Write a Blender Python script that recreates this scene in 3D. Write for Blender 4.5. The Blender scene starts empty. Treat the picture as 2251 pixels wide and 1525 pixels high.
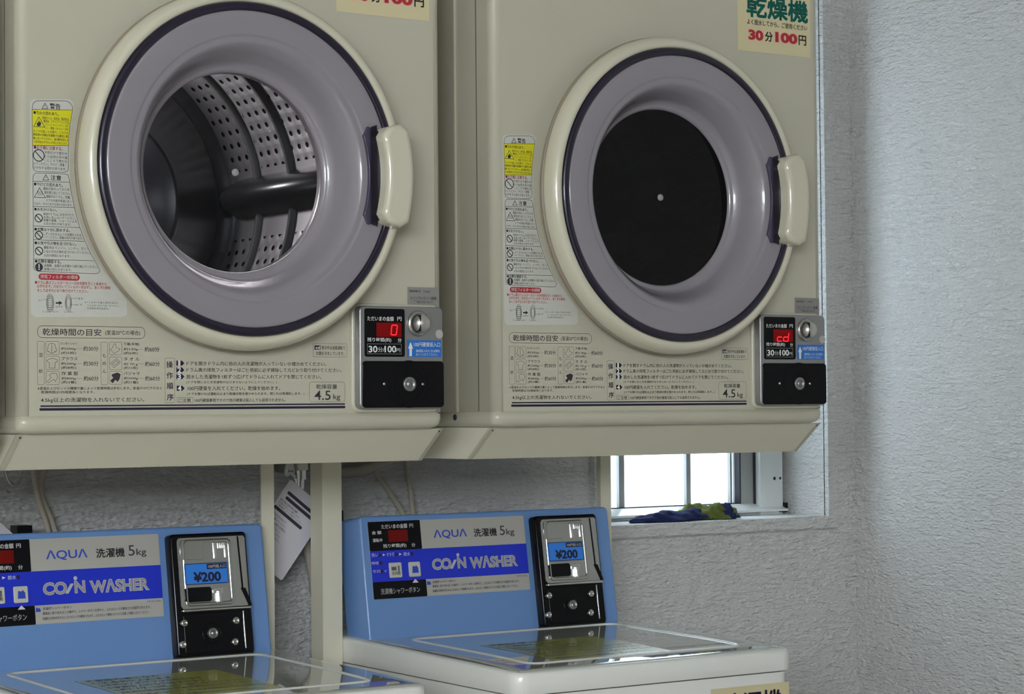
import bpy, bmesh, math, random
from mathutils import Vector, Matrix
random.seed(7)
SC = bpy.context.scene
COL = SC.collection
PI = math.pi
Z0 = 1.25                      # height of the dryers' lower print line above the floor

# ------------------------------------------------------------------ camera, sky, light, exposure
cam_d = bpy.data.cameras.new('camera')
cam = bpy.data.objects.new('camera', cam_d)
COL.objects.link(cam)
cam_d.sensor_width = 36.0
cam_d.lens = 4923.6 / 2251 * 36.0
cam_d.clip_start = 0.02
CR, CU, CW = Vector((.8229, -.5681, -.0087)), Vector((-.0083, -.0272, .9996)), Vector((.5681, .8225, .0271))
cam.matrix_world = Matrix(((CR.x, CU.x, -CW.x, -1.0147), (CR.y, CU.y, -CW.y, -2.4244),
                           (CR.z, CU.z, -CW.z, -.0028 + Z0), (0, 0, 0, 1)))
SC.camera = cam

world = bpy.data.worlds.new('overcast_sky')
SC.world = world
world.use_nodes = True
bg = world.node_tree.nodes['Background']
bg.inputs['Color'].default_value = (.89, .94, 1.0, 1)
bg.inputs['Strength'].default_value = 34.0

SC.view_settings.view_transform = 'Standard'
SC.view_settings.look = 'None'
SC.view_settings.exposure = 0.0
SC.view_settings.gamma = 1.0
SC.view_settings.use_curve_mapping = False


def portal(name, loc, rot, sx, sy):
    # the daylight opening itself: guides sky light through it, gives off nothing
    d = bpy.data.lights.new(name, 'AREA')
    d.shape = 'RECTANGLE'
    d.size, d.size_y = sx, sy
    d.cycles.is_portal = True
    o = bpy.data.objects.new(name, d)
    o.location, o.rotation_euler = loc, rot
    COL.objects.link(o)


portal('front_daylight', (-2.9, -4.32, 1.87), (PI / 2, 0, 0), 2.3, .68)
portal('window_daylight', (1.508, .79, 1.52), (-PI / 2, 0, 0), .5, .95)


# ------------------------------------------------------------------ materials
def lin(c):
    return tuple((x / 12.92 if x <= .04045 else ((x + .055) / 1.055) ** 2.4) for x in (v / 255 for v in c))


MATS = {}


def mat(name, rgb, rough=.5, metal=0.0, coat=0.0, spec=.5, var=0.0, bump=0.0, bscale=400.0, emit=None, estr=0.0):
    m = bpy.data.materials.new(name)
    m.use_nodes = True
    nt = m.node_tree
    b = nt.nodes['Principled BSDF']
    col = lin(rgb) + (1,)
    b.inputs['Base Color'].default_value = col
    b.inputs['Roughness'].default_value = rough
    b.inputs['Metallic'].default_value = metal
    b.inputs['Coat Weight'].default_value = coat
    b.inputs['Coat Roughness'].default_value = .06
    b.inputs['Specular IOR Level'].default_value = spec
    if emit:
        b.inputs['Emission Color'].default_value = lin(emit) + (1,)
        b.inputs['Emission Strength'].default_value = estr
    if var or bump:
        tc = nt.nodes.new('ShaderNodeTexCoord')
        nz = nt.nodes.new('ShaderNodeTexNoise')
        nz.inputs['Scale'].default_value = bscale if bump else 9.0
        nz.inputs['Detail'].default_value = 3
        nt.links.new(tc.outputs['Object'], nz.inputs['Vector'])
        if var:
            rp = nt.nodes.new('ShaderNodeMix')
            rp.data_type = 'RGBA'
            rp.inputs[6].default_value = tuple(x * (1 - var) for x in col[:3]) + (1,)
            rp.inputs[7].default_value = tuple(min(1, x * (1 + var)) for x in col[:3]) + (1,)
            nt.links.new(nz.outputs['Fac'], rp.inputs[0])
            nt.links.new(rp.outputs[2], b.inputs['Base Color'])
        if bump:
            bp = nt.nodes.new('ShaderNodeBump')
            bp.inputs['Strength'].default_value = bump
            bp.inputs['Distance'].default_value = .001
            nt.links.new(nz.outputs['Fac'], bp.inputs['Height'])
            nt.links.new(bp.outputs['Normal'], b.inputs['Normal'])
    MATS[name] = m
    return m


cream = mat('cream_enamel', (191, 187, 166), .32, coat=.25, var=.02)
cream2 = mat('cream_stand_paint', (222, 217, 195), .55, var=.03)
cream3 = mat('cream_plastic', (206, 201, 178), .22, coat=.6)
washer_cream = mat('cream_washer_paint', (236, 236, 228), .3, coat=.3, var=.02)
lid_gloss = mat('glossy_cream_lid', (196, 198, 186), .035, coat=1.0)
lid_gloss.node_tree.nodes['Principled BSDF'].inputs['Coat Roughness'].default_value = .015
navy = mat('navy_seal_rubber', (24, 17, 38), .3, coat=.35)
recess = mat('dusky_purple_plastic', (66, 60, 80), .35, coat=.2)
lav = mat('smoked_lavender_plastic', (139, 133, 138), .26, coat=.6)
black = mat('gloss_black_plastic', (6, 6, 9), .13, spec=.22)
black_m = mat('satin_black', (9, 9, 13), .4, spec=.25)
silver = mat('brushed_silver', (158, 158, 156), .36, metal=.75)
silver_l = mat('silver_label_film', (182, 179, 171), .42, spec=.3)
chrome = mat('chrome', (214, 214, 212), .1, metal=1.0)
chrome_d = mat('dull_chrome', (190, 190, 186), .24, metal=1.0)
steel_bolt = mat('bolt_steel', (205, 203, 196), .25, metal=1.0)
blue_body = mat('pale_blue_enamel', (108, 147, 202), .38, coat=.2, var=.02)
blue_side = blue_body
blue_print = mat('royal_blue_print', (26, 50, 205), .4)
ink = mat('dark_grey_ink', (52, 50, 56), .6)
ink_n = mat('navy_ink', (30, 24, 52), .5)
ink_r = mat('red_ink', (176, 42, 52), .6)
ink_w = mat('white_ink', (225, 225, 222), .5)
ink_g = mat('green_ink', (24, 122, 108), .6)
ink_b = mat('blue_ink', (44, 74, 190), .5)
ink_s = mat('silver_ink', (165, 164, 164), .4, metal=.2)
ink_s2 = mat('pale_silver_ink', (204, 203, 203), .4, metal=.2)
ink_grey = mat('grey_ink', (96, 94, 96), .6)
yellow = mat('yellow_print', (216, 210, 32), .5)
st_white = mat('pale_label_film', (200, 200, 189), .4)
st_blue = mat('blue_label_film', (34, 108, 190), .45)
st_lcd = mat('sky_blue_label', (52, 134, 232), .35)
st_beige = mat('beige_tape', (214, 202, 160), .5)
st_green = mat('olive_yellow_label', (176, 178, 84), .22, coat=.3)
led = mat('red_led_window', (96, 4, 6), .2, spec=.2, emit=(255, 8, 8), estr=.07)
led_off = mat('unlit_red_window', (112, 16, 10), .3, spec=.2)
led_on = mat('red_led_segment', (255, 40, 50), .3, emit=(255, 24, 40), estr=3.0)
white_pvc = mat('white_window_frame', (232, 236, 234), .14, coat=.6)
grey_alu = mat('grey_window_frame', (168, 170, 168), .4)
dark_gasket = mat('dark_gasket', (52, 52, 58), .6)
hose_m = mat('grey_beige_hose', (176, 168, 152), .55)
cord_m = mat('beige_cord', (186, 178, 160), .6)
paper = mat('white_card', (206, 202, 208), .6)
brass = mat('nickel_brass', (176, 172, 160), .3, metal=.9)
rag_blue = mat('navy_cloth', (17, 31, 80), .9, var=.3, bump=.6, bscale=900)
rag_olive = mat('olive_cloth', (96, 106, 44), .9, var=.35, bump=.6, bscale=900)
wire = mat('wire_steel', (170, 168, 160), .35, metal=.8)
lock_m = mat('lock_nickel', (150, 150, 148), .38, metal=.8)
taupe = mat('taupe_plastic', (146, 134, 116), .45)
lamp_m = mat('fill_lamp_lens', (230, 228, 220), .4, emit=(255, 245, 235), estr=6.0)  # glowing lens of the lamp added inside the drum
silver_d = mat('grey_foil_label', (142, 140, 134), .45, spec=.3)
satin = mat('satin_chrome', (214, 212, 206), .3, metal=.9)
stud_m = mat('grey_stud', (150, 150, 146), .5)
seam_d = mat('dark_seam', (92, 90, 76), .6)
drum_dark = mat('black_drum_plate', (20, 20, 24), .3, metal=.5)
drum_void = mat('dark_void', (6, 6, 8), .7)
floor_m = mat('vinyl_floor', (168, 164, 156), .4, var=.08)
ceil_m = mat('white_ceiling', (226, 226, 222), .85)
outside = mat('white_outer_render', (220, 224, 226), .9)


def wallpaper():
    m = bpy.data.materials.new('embossed_wallpaper')
    m.use_nodes = True
    nt = m.node_tree
    b = nt.nodes['Principled BSDF']
    b.inputs['Base Color'].default_value = lin((220, 219, 216)) + (1,)
    b.inputs['Roughness'].default_value = .75
    b.inputs['Specular IOR Level'].default_value = .25
    tc = nt.nodes.new('ShaderNodeTexCoord')
    mp = nt.nodes.new('ShaderNodeMapping')
    mp.inputs['Scale'].default_value = (38, 38, 150)
    nt.links.new(tc.outputs['Object'], mp.inputs['Vector'])
    n1 = nt.nodes.new('ShaderNodeTexNoise')
    n1.inputs['Scale'].default_value = 1.0
    n1.inputs['Detail'].default_value = 4
    n1.inputs['Roughness'].default_value = .6
    n1.inputs['Distortion'].default_value = .6
    nt.links.new(mp.outputs['Vector'], n1.inputs['Vector'])
    mp2 = nt.nodes.new('ShaderNodeMapping')
    mp2.inputs['Scale'].default_value = (120, 120, 210)
    nt.links.new(tc.outputs['Object'], mp2.inputs['Vector'])
    n2 = nt.nodes.new('ShaderNodeTexVoronoi')
    n2.inputs['Scale'].default_value = 1.0
    nt.links.new(mp2.outputs['Vector'], n2.inputs['Vector'])
    mx = nt.nodes.new('ShaderNodeMath')
    mx.operation = 'MULTIPLY_ADD'
    mx.inputs[1].default_value = .35
    nt.links.new(n2.outputs['Distance'], mx.inputs[0])
    nt.links.new(n1.outputs['Fac'], mx.inputs[2])
    bp = nt.nodes.new('ShaderNodeBump')
    bp.inputs['Strength'].default_value = 1.0
    bp.inputs['Distance'].default_value = .0085
    nt.links.new(mx.outputs[0], bp.inputs['Height'])
    nt.links.new(bp.outputs['Normal'], b.inputs['Normal'])
    return m


paper_wall = wallpaper()


def thin_glass(name, tint, diff=None, dfac=0.0, gloss=.08):
    m = bpy.data.materials.new(name)
    m.use_nodes = True
    nt = m.node_tree
    nt.nodes.remove(nt.nodes['Principled BSDF'])
    out = nt.nodes['Material Output']
    tr = nt.nodes.new('ShaderNodeBsdfTransparent')
    tr.inputs['Color'].default_value = tint + (1,)
    gl = nt.nodes.new('ShaderNodeBsdfGlossy')
    gl.inputs['Roughness'].default_value = .03
    fr = nt.nodes.new('ShaderNodeFresnel')
    fr.inputs['IOR'].default_value = 1.4
    mx = nt.nodes.new('ShaderNodeMixShader')
    nt.links.new(fr.outputs[0], mx.inputs[0])
    nt.links.new(tr.outputs[0], mx.inputs[1])
    nt.links.new(gl.outputs[0], mx.inputs[2])
    last = mx
    if diff:
        tl = nt.nodes.new('ShaderNodeBsdfTranslucent')
        tl.inputs['Color'].default_value = diff + (1,)
        m2 = nt.nodes.new('ShaderNodeMixShader')
        m2.inputs[0].default_value = dfac
        nt.links.new(mx.outputs[0], m2.inputs[1])
        nt.links.new(tl.outputs[0], m2.inputs[2])
        last = m2
    nt.links.new(last.outputs[0], out.inputs['Surface'])
    return m


clear_glass = thin_glass('clear_door_glass', (.93, .93, .95))
dark_glass = thin_glass('dark_interior_glass', (.004, .004, .005))  # black tint stands in for an unlit drum behind the glass
frost_glass = thin_glass('frosted_window_glass', (.9, .95, .98), (.29, .315, .33), .95)
entry_glass = thin_glass('entrance_glass', (.96, .98, .98))


def drum_steel():
    m = bpy.data.materials.new('perforated_drum_steel')
    m.use_nodes = True
    nt = m.node_tree
    b = nt.nodes['Principled BSDF']
    b.inputs['Metallic'].default_value = 1.0
    b.inputs['Roughness'].default_value = .36
    uv = nt.nodes.new('ShaderNodeUVMap')
    sp = nt.nodes.new('ShaderNodeSeparateXYZ')
    nt.links.new(uv.outputs[0], sp.inputs[0])

    def M(op, a, c=None):
        n = nt.nodes.new('ShaderNodeMath')
        n.operation = op
        for k, v in enumerate((a, c)):
            if v is None:
                continue
            if isinstance(v, (int, float)):
                n.inputs[k].default_value = v
            else:
                nt.links.new(v, n.inputs[k])
        return n.outputs[0]
    # u counts columns of holes along the drum, v rows around it; staggered rows
    row = M('FLOOR', sp.outputs['Y'])
    odd = M('MULTIPLY', M('MODULO', row, 2.0), .5)
    fu = M('SUBTRACT', M('FRACT', M('ADD', sp.outputs['X'], odd)), .5)
    fv = M('SUBTRACT', M('FRACT', sp.outputs['Y']), .5)
    r = M('SQRT', M('ADD', M('POWER', M('ABSOLUTE', fu), 2.0), M('POWER', M('ABSOLUTE', fv), 2.0)))
    hole = M('LESS_THAN', r, .2)
    at = nt.nodes.new('ShaderNodeAttribute')
    at.attribute_name = 'perforated'
    hole = M('MULTIPLY', hole, M('GREATER_THAN', at.outputs['Fac'], .5))
    mx = nt.nodes.new('ShaderNodeMix')
    mx.data_type = 'RGBA'
    mx.inputs[6].default_value = lin((178, 176, 180)) + (1,)
    mx.inputs[7].default_value = lin((14, 13, 16)) + (1,)
    nt.links.new(hole, mx.inputs[0])
    nt.links.new(mx.outputs[2], b.inputs['Base Color'])
    rim = M('MULTIPLY', M('LESS_THAN', r, .34), at.outputs['Fac'])
    bp = nt.nodes.new('ShaderNodeBump')
    bp.inputs['Strength'].default_value = .5
    bp.inputs['Distance'].default_value = .002
    bp.invert = True
    ss = M('MULTIPLY', M('SMOOTH_MIN', r, .36), 2.0)
    nt.links.new(M('MULTIPLY', M('SUBTRACT', .7, ss), at.outputs['Fac']), bp.inputs['Height'])
    nt.links.new(bp.outputs['Normal'], b.inputs['Normal'])
    return m


drum_m = drum_steel()


# ------------------------------------------------------------------ geometry helpers
class MB:
    def __init__(self):
        self.v, self.f, self.s = [], [], []

    def add(self, vs, fs, smooth=False):
        o = len(self.v)
        self.v += [tuple(p) for p in vs]
        self.f += [tuple(i + o for i in f) for f in fs]
        self.s += [smooth] * len(fs)
        return self

    def build(self, name, m, parent=None, off=(0, 0, 0)):
        me = bpy.data.meshes.new(name)
        me.from_pydata([(x - off[0], y - off[1], z - off[2]) for x, y, z in self.v], [], self.f)
        me.polygons.foreach_set('use_smooth', self.s)
        me.materials.append(m)
        me.update()
        o = bpy.data.objects.new(name, me)
        COL.objects.link(o)
        if parent is not None:
            o.parent = parent
        return o


IDN = lambda u, v, h: (u, -h, v)          # plain upright face looking towards -Y


def rrect(u0, v0, u1, v1, r, n=6):
    r = min(r, (u1 - u0) / 2 - 1e-6, (v1 - v0) / 2 - 1e-6)
    out = []
    for cx, cy, a in ((u1 - r, v1 - r, 0), (u0 + r, v1 - r, 90), (u0 + r, v0 + r, 180), (u1 - r, v0 + r, 270)):
        for k in range(n + 1):
            t = math.radians(a + 90 * k / n)
            out.append((cx + r * math.cos(t), cy + r * math.sin(t)))
    return out


def poly(mb, pts, h, fr=IDN):
    mb.add([fr(u, v, h) for u, v in pts], [tuple(range(len(pts)))])


def ring(mb, a, b, h, fr=IDN):
    n = len(a)
    mb.add([fr(u, v, h) for u, v in a] + [fr(u, v, h) for u, v in b],
           [(i, (i + 1) % n, n + (i + 1) % n, n + i) for i in range(n)])


def frame_rr(mb, R, r, t, h, fr=IDN):
    u0, v0, u1, v1 = R
    ring(mb, rrect(u0, v0, u1, v1, r), rrect(u0 + t, v0 + t, u1 - t, v1 - t, max(r - t, 1e-4)), h, fr)


def rect(mb, R, h, fr=IDN, r=0.0):
    u0, v0, u1, v1 = R
    poly(mb, rrect(u0, v0, u1, v1, r) if r else [(u0, v0), (u1, v0), (u1, v1), (u0, v1)], h, fr)


def disc(mb, c, r, h, fr=IDN, n=24, r2=None):
    o = [(c[0] + r * math.cos(2 * PI * k / n), c[1] + r * math.sin(2 * PI * k / n)) for k in range(n)]
    if r2 is None:
        poly(mb, o, h, fr)
    else:
        ring(mb, o, [(c[0] + r2 * math.cos(2 * PI * k / n), c[1] + r2 * math.sin(2 * PI * k / n)) for k in range(n)], h, fr)


def stroke(mb, pts, w, h, fr=IDN, closed=False):
    n = len(pts)
    for i in range(n if closed else n - 1):
        a, b = Vector(pts[i]), Vector(pts[(i + 1) % n])
        d = (b - a)
        if d.length < 1e-9:
            continue
        d.normalize()
        p = Vector((-d.y, d.x)) * w / 2
        e = d * w * .35
        mb.add([fr(*(q.x, q.y), h) for q in (a - e - p, b + e - p, b + e + p, a - e + p)], [(0, 1, 2, 3)])


def slab(mb, pts, h0, h1, fr=IDN, bev=0.0, seg=3):
    """a plate of outline pts from depth h0 to h1, its front edge rounded by bev"""
    n = len(pts)
    cx = sum(p[0] for p in pts) / n
    cy = sum(p[1] for p in pts) / n

    def inset(d):
        out = []
        for i in range(n):
            a, b, c = Vector(pts[i - 1]), Vector(pts[i]), Vector(pts[(i + 1) % n])
            e1, e2 = (b - a), (c - b)
            e1 = e1.normalized() if e1.length > 1e-9 else e2.normalized()
            e2 = e2.normalized() if e2.length > 1e-9 else e1
            m = Vector((-(e1.y + e2.y), e1.x + e2.x))
            m = m.normalized() if m.length > 1e-9 else Vector((-e1.y, e1.x))
            k = max(.4, m.dot(Vector((-e1.y, e1.x))))
            out.append((b.x + m.x * d / k, b.y + m.y * d / k))
        return out
    rows = [(pts, h0)]
    if bev > 0:
        for k in range(seg + 1):
            t = PI / 2 * k / seg
            rows.append((inset(bev * (1 - math.cos(t))), h1 - bev + bev * math.sin(t)))
    else:
        rows.append((pts, h1))
    vs = [fr(u, v, h) for p, h in rows for u, v in p]
    fs = []
    for k in range(len(rows) - 1):
        for i in range(n):
            j = (i + 1) % n
            fs.append((k * n + i, k * n + j, (k + 1) * n + j, (k + 1) * n + i))
    mb.add(vs, fs, bev > 0)
    t = (len(rows) - 1) * n
    mb.add([fr(u, v, rows[-1][1]) for u, v in rows[-1][0]], [tuple(range(n))])
    mb.add([fr(u, v, h0) for u, v in pts], [tuple(reversed(range(n)))])


def box(mb, x0, x1, y0, y1, z0, z1):
    mb.add([(x0, y0, z0), (x1, y0, z0), (x1, y1, z0), (x0, y1, z0), (x0, y0, z1), (x1, y0, z1), (x1, y1, z1), (x0, y1, z1)],
           [(0, 3, 2, 1), (4, 5, 6, 7), (0, 1, 5, 4), (1, 2, 6, 5), (2, 3, 7, 6), (3, 0, 4, 7)])


def lathe(mb, prof, c, n=96, a0=0.0, a1=2 * PI, smooth=True):
    """profile of (radius, y) turned about the y axis through (c.x, c.z)"""
    full = abs(a1 - a0 - 2 * PI) < 1e-6
    m = n if full else n + 1
    vs, fs = [], []
    for k in range(m):
        t = a0 + (a1 - a0) * k / n
        for r, y in prof:
            vs.append((c[0] + r * math.cos(t), y, c[1] + r * math.sin(t)))
    L = len(prof)
    for k in range(n):
        k2 = (k + 1) % m
        for i in range(L - 1):
            fs.append((k * L + i, k2 * L + i, k2 * L + i + 1, k * L + i + 1))
    mb.add(vs, fs, smooth)


def cap_disc(mb, c, r, y, n=64):
    mb.add([(c[0] + r * math.cos(2 * PI * k / n), y, c[1] + r * math.sin(2 * PI * k / n)) for k in range(n)], [tuple(range(n))])


def catmull(pts, sub=8):
    P = [Vector(p) for p in pts]
    P = [P[0] * 2 - P[1]] + P + [P[-1] * 2 - P[-2]]
    out = []
    for i in range(1, len(P) - 2):
        for k in range(sub):
            t = k / sub
            a, b, c, d = P[i - 1], P[i], P[i + 1], P[i + 2]
            out.append(.5 * ((2 * b) + (c - a) * t + (2 * a - 5 * b + 4 * c - d) * t * t + (3 * b - a - 3 * c + d) * t ** 3))
    out.append(P[-2])
    return out


def tube(mb, pts, r, n=10, sub=8, closed=False):
    P = catmull(pts, sub) if sub > 1 else [Vector(p) for p in pts]
    vs, fs = [], []
    up = Vector((.3, .5, .8))
    for i, p in enumerate(P):
        d = (P[min(i + 1, len(P) - 1)] - P[max(i - 1, 0)]).normalized()
        a = d.cross(up).normalized()
        b = d.cross(a)
        for k in range(n):
            t = 2 * PI * k / n
            vs.append(p + a * r * math.cos(t) + b * r * math.sin(t))
    for i in range(len(P) - 1):
        for k in range(n):
            fs.append((i * n + k, i * n + (k + 1) % n, (i + 1) * n + (k + 1) % n, (i + 1) * n + k))
    fs.append(tuple(range(n - 1, -1, -1)))
    fs.append(tuple((len(P) - 1) * n + k for k in range(n)))
    mb.add(vs, fs, True)


_fontcache = {}


def glyphs(body, bold):
    key = (body, bold)
    if key not in _fontcache:
        cu = bpy.data.curves.new('lettering', 'FONT')
        cu.body = body
        cu.size = 1.0
        cu.offset = bold
        cu.resolution_u = 3
        ob = bpy.data.objects.new('lettering', cu)
        COL.objects.link(ob)
        dg = bpy.context.evaluated_depsgraph_get()
        dg.update()
        me = bpy.data.meshes.new_from_object(ob.evaluated_get(dg))
        vs = [(v.co.x, v.co.y) for v in me.vertices]
        fs = [tuple(p.vertices) for p in me.polygons]
        bpy.data.objects.remove(ob)
        bpy.data.curves.remove(cu)
        bpy.data.meshes.remove(me)
        _fontcache[key] = (vs, fs)
    return _fontcache[key]


def text(mb, body, T, h, fr=IDN, bold=0.0, shear=0.0):
    """lettering fitted to T = (left, right, middle height, height)"""
    u0, u1, vc, hh = T
    if bold >= .015 and any(ord(c) > 0x2E00 for c in body):
        # heavy kanji: overlaid strikes, so that fine strokes do not close up
        n = max(1, len(body))
        e = bold * .5 * min(hh, (u1 - u0) / n)
        for a, b in ((-1, -1), (1, -1), (-1, 1), (1, 1), (0, 0)):
            text(mb, body, (u0 + e + a * e, u1 - e + a * e, vc + b * e, hh - 2 * e), h, fr, .004, shear)
        return
    vs, fs = glyphs(body, bold)
    xs = [p[0] for p in vs]
    ys = [p[1] for p in vs]
    ax, bx, ay, by = min(xs), max(xs), min(ys), max(ys)
    out = []
    for x, y in vs:
        fv = (y - ay) / (by - ay)
        out.append(fr(u0 + (x - ax) / (bx - ax) * (u1 - u0) + shear * (fv - .5) * hh, vc + (fv - .5) * hh, h))
    mb.add(out, fs)


def thing(name, label, cat, loc, group=None):
    o = bpy.data.objects.new(name, None)
    o.empty_display_size = .1
    COL.objects.link(o)
    o.location = loc
    o['label'], o['category'] = label, cat
    if group:
        o['group'] = group
    return o


def tag(o, label, cat, group=None):
    o['label'], o['category'] = label, cat
    if group:
        o['group'] = group
    return o


def struct(mb, name, m, parent=None):
    o = mb.build(name, m, parent)
    if parent is None:
        o['kind'] = 'structure'
    return o


def copy_tree(o, parent=None):
    c = o.copy()
    COL.objects.link(c)
    if parent is not None:
        c.parent = parent
    for ch in list(o.children):
        copy_tree(ch, c)
    return c


# ------------------------------------------------------------------ the room
XR, YB = 1.836, .60            # right wall, back wall
XL, YF, ZC = -4.5, -4.2, 2.5  # left wall, entrance wall, ceiling
WX0, WX1, WZ0, WZ1 = 1.255, 1.761, Z0 - .203, Z0 + .75
mb = MB(); box(mb, XL - .1, XR + .1, YF - .1, YB + .2, -.1, 0); struct(mb, 'floor', floor_m)
mb = MB(); box(mb, XL - .1, XR + .1, YF - .1, YB + .2, ZC, ZC + .1); struct(mb, 'ceiling', ceil_m)
mb = MB(); box(mb, XR, XR + .1, YF - .1, YB + .2, 0, ZC); struct(mb, 'wall_right', paper_wall)
mb = MB(); box(mb, XL - .1, XL, YF - .1, YB + .2, 0, ZC); struct(mb, 'wall_left', paper_wall)
mb = MB()
box(mb, XL, WX0, YB, YB + .2, 0, ZC)
box(mb, WX1, XR, YB, YB + .2, 0, ZC)
box(mb, WX0, WX1, YB, YB + .2, 0, WZ0)
box(mb, WX0, WX1, YB, YB + .2, WZ1, ZC)
struct(mb, 'wall_back', paper_wall)
DX0, DX1, DZ0, DZ1 = -4.1, -1.7, 1.48, 2.26
mb = MB()
box(mb, XL, DX0, YF - .1, YF, 0, ZC)
box(mb, DX1, XR, YF - .1, YF, 0, ZC)
box(mb, DX0, DX1, YF - .1, YF, DZ1, ZC)
box(mb, DX0, DX1, YF - .1, YF, 0, DZ0)
struct(mb, 'wall_front', paper_wall)
# high window behind the camera: two glazed sliding leaves
d1 = bpy.data.objects.new('window_2', None); COL.objects.link(d1); d1['kind'] = 'structure'; d1.location = (-2.9, YF, DZ0)
for k in range(2):
    a, b = DX0 + 1.2 * k, DX0 + 1.2 * k + 1.2
    mb = MB()
    for bx in ((a, a + .035, DZ0, DZ1), (b - .035, b, DZ0, DZ1), (a + .035, b - .035, DZ0, DZ0 + .04), (a + .035, b - .035, DZ1 - .04, DZ1)):
        box(mb, bx[0], bx[1], YF - .08 + .03 * k, YF - .05 + .03 * k, bx[2], bx[3])
    o = mb.build('sash', white_pvc, d1, (-2.9, YF, DZ0))
    mb = MB(); box(mb, a + .035, b - .035, YF - .068 + .03 * k, YF - .062 + .03 * k, DZ0 + .04, DZ1 - .04)
    mb.build('pane', entry_glass, o)

# raised plaster edge around the window
mb = MB()
t1 = .027
RI, RO_, RB = (WX0, WZ0, WX1, WZ1), (WX0 - t1, WZ0 - t1, WX1 + t1, WZ1 + t1), (WX0 - t1 + .006, WZ0 - t1 + .006, WX1 + t1 - .006, WZ1 + t1 - .006)
q4 = lambda R: [(R[0], R[1]), (R[2], R[1]), (R[2], R[3]), (R[0], R[3])]
L4 = [(q4(RO_), -YB - .002), (q4(RB), -YB + .010), (q4(RI), -YB + .010), (q4(RI), -YB - .002)]
mb.add([(u, -h, v) for P, h in L4 for u, v in P], [(k * 4 + i, k * 4 + (i + 1) % 4, k * 4 + 4 + (i + 1) % 4, k * 4 + 4 + i) for k in range(3) for i in range(4)])
struct(mb, 'trim_1', paper_wall)

# window
w1 = bpy.data.objects.new('window_1', None); COL.objects.link(w1); w1['kind'] = 'structure'; w1.location = (1.508, .70, WZ0)
WO = (1.508, .70, WZ0)
mb = MB()
box(mb, 1.694, 1.748, .700, .76, WZ0, WZ1)
box(mb, 1.748, 1.761, .715, .76, WZ0, WZ1)
box(mb, 1.255, 1.285, .700, .76, WZ0, WZ1)
box(mb, 1.285, 1.694, .712, .76, WZ0, WZ0 + .012)
box(mb, 1.285, 1.694, .700, .76, WZ1 - .03, WZ1)
fr1 = mb.build('window_frame', white_pvc, w1, WO)
mb = MB()
mb.add([(1.255, .690, WZ0 + .010), (1.752, .690, WZ0 + .010), (1.752, .716, WZ0 + .021), (1.255, .716, WZ0 + .021),
        (1.255, .690, WZ0 + .006), (1.752, .690, WZ0 + .006), (1.255, .716, WZ0 + .006), (1.752, .716, WZ0 + .006)],
       [(0, 1, 2, 3), (4, 5, 1, 0), (1, 5, 7, 2), (0, 3, 6, 4), (4, 6, 7, 5), (3, 2, 7, 6)])
mb.build('sill_rail', white_pvc, w1, WO)
mb = MB()
box(mb, 1.660, 1.692, .716, .755, WZ0 + .018, WZ1 - .03)
box(mb, 1.285, 1.325, .716, .755, WZ0 + .018, WZ1 - .03)
box(mb, 1.325, 1.660, .724, .755, WZ0 + .012, WZ0 + .020)
box(mb, 1.325, 1.660, .716, .755, WZ1 - .07, WZ1 - .03)
sash = mb.build('sash', grey_alu, w1, WO)
mb = MB()
box(mb, 1.6905, 1.6945, .7125, .72, WZ0 + .018, WZ1 - .03)
box(mb, 1.6575, 1.6605, .7155, .73, WZ0 + .018, WZ1 - .07)
box(mb, 1.325, 1.660, .7225, .73, WZ0 + .018, WZ0 + .0225)
mb.build('gasket', dark_gasket, w1, WO)
for xa_, xb_ in ((1.543, 1.553), (1.390, 1.402), (1.646, 1.650)):
    mb = MB(); box(mb, xa_, xb_, .728, .736, WZ0 + .018, WZ1 - .07)
    mb.build('glazing_bar', grey_alu, w1, WO)
mb = MB(); box(mb, 1.325, 1.66, .737, .743, WZ0 + .02, WZ1 - .07)
mb.build('pane', frost_glass, w1, WO)
mb = MB()
box(mb, 1.738, 1.753, .692, .712, WZ0 + .004, WZ0 + .011)
box(mb, 1.7485, 1.753, .692, .712, WZ0 + .011, WZ0 + .021)
mb.build('corner_cap', black_m, w1, WO)
for x_, r_ in ((1.728, .0032), (1.742, .0026)):
    mb = MB(); disc(mb, (x_, WZ0 + .066), r_, -.6995, n=16)
    mb.build('screw_cap', dark_gasket, fr1, WO)

# ------------------------------------------------------------------ tumble dryer
XC, ZCD = .2529, .2857          # door centre
BX0, BX1, BD, BTOP = -.0255, .5530, .52, .71
DBASE = (.263, .26, -.0285)     # dryer's base centre in build coordinates


def dpart(mb, name, m, parent):
    return mb.build(name, m, parent, DBASE if parent.parent is None and parent.type == 'EMPTY' else DBASE)


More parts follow.
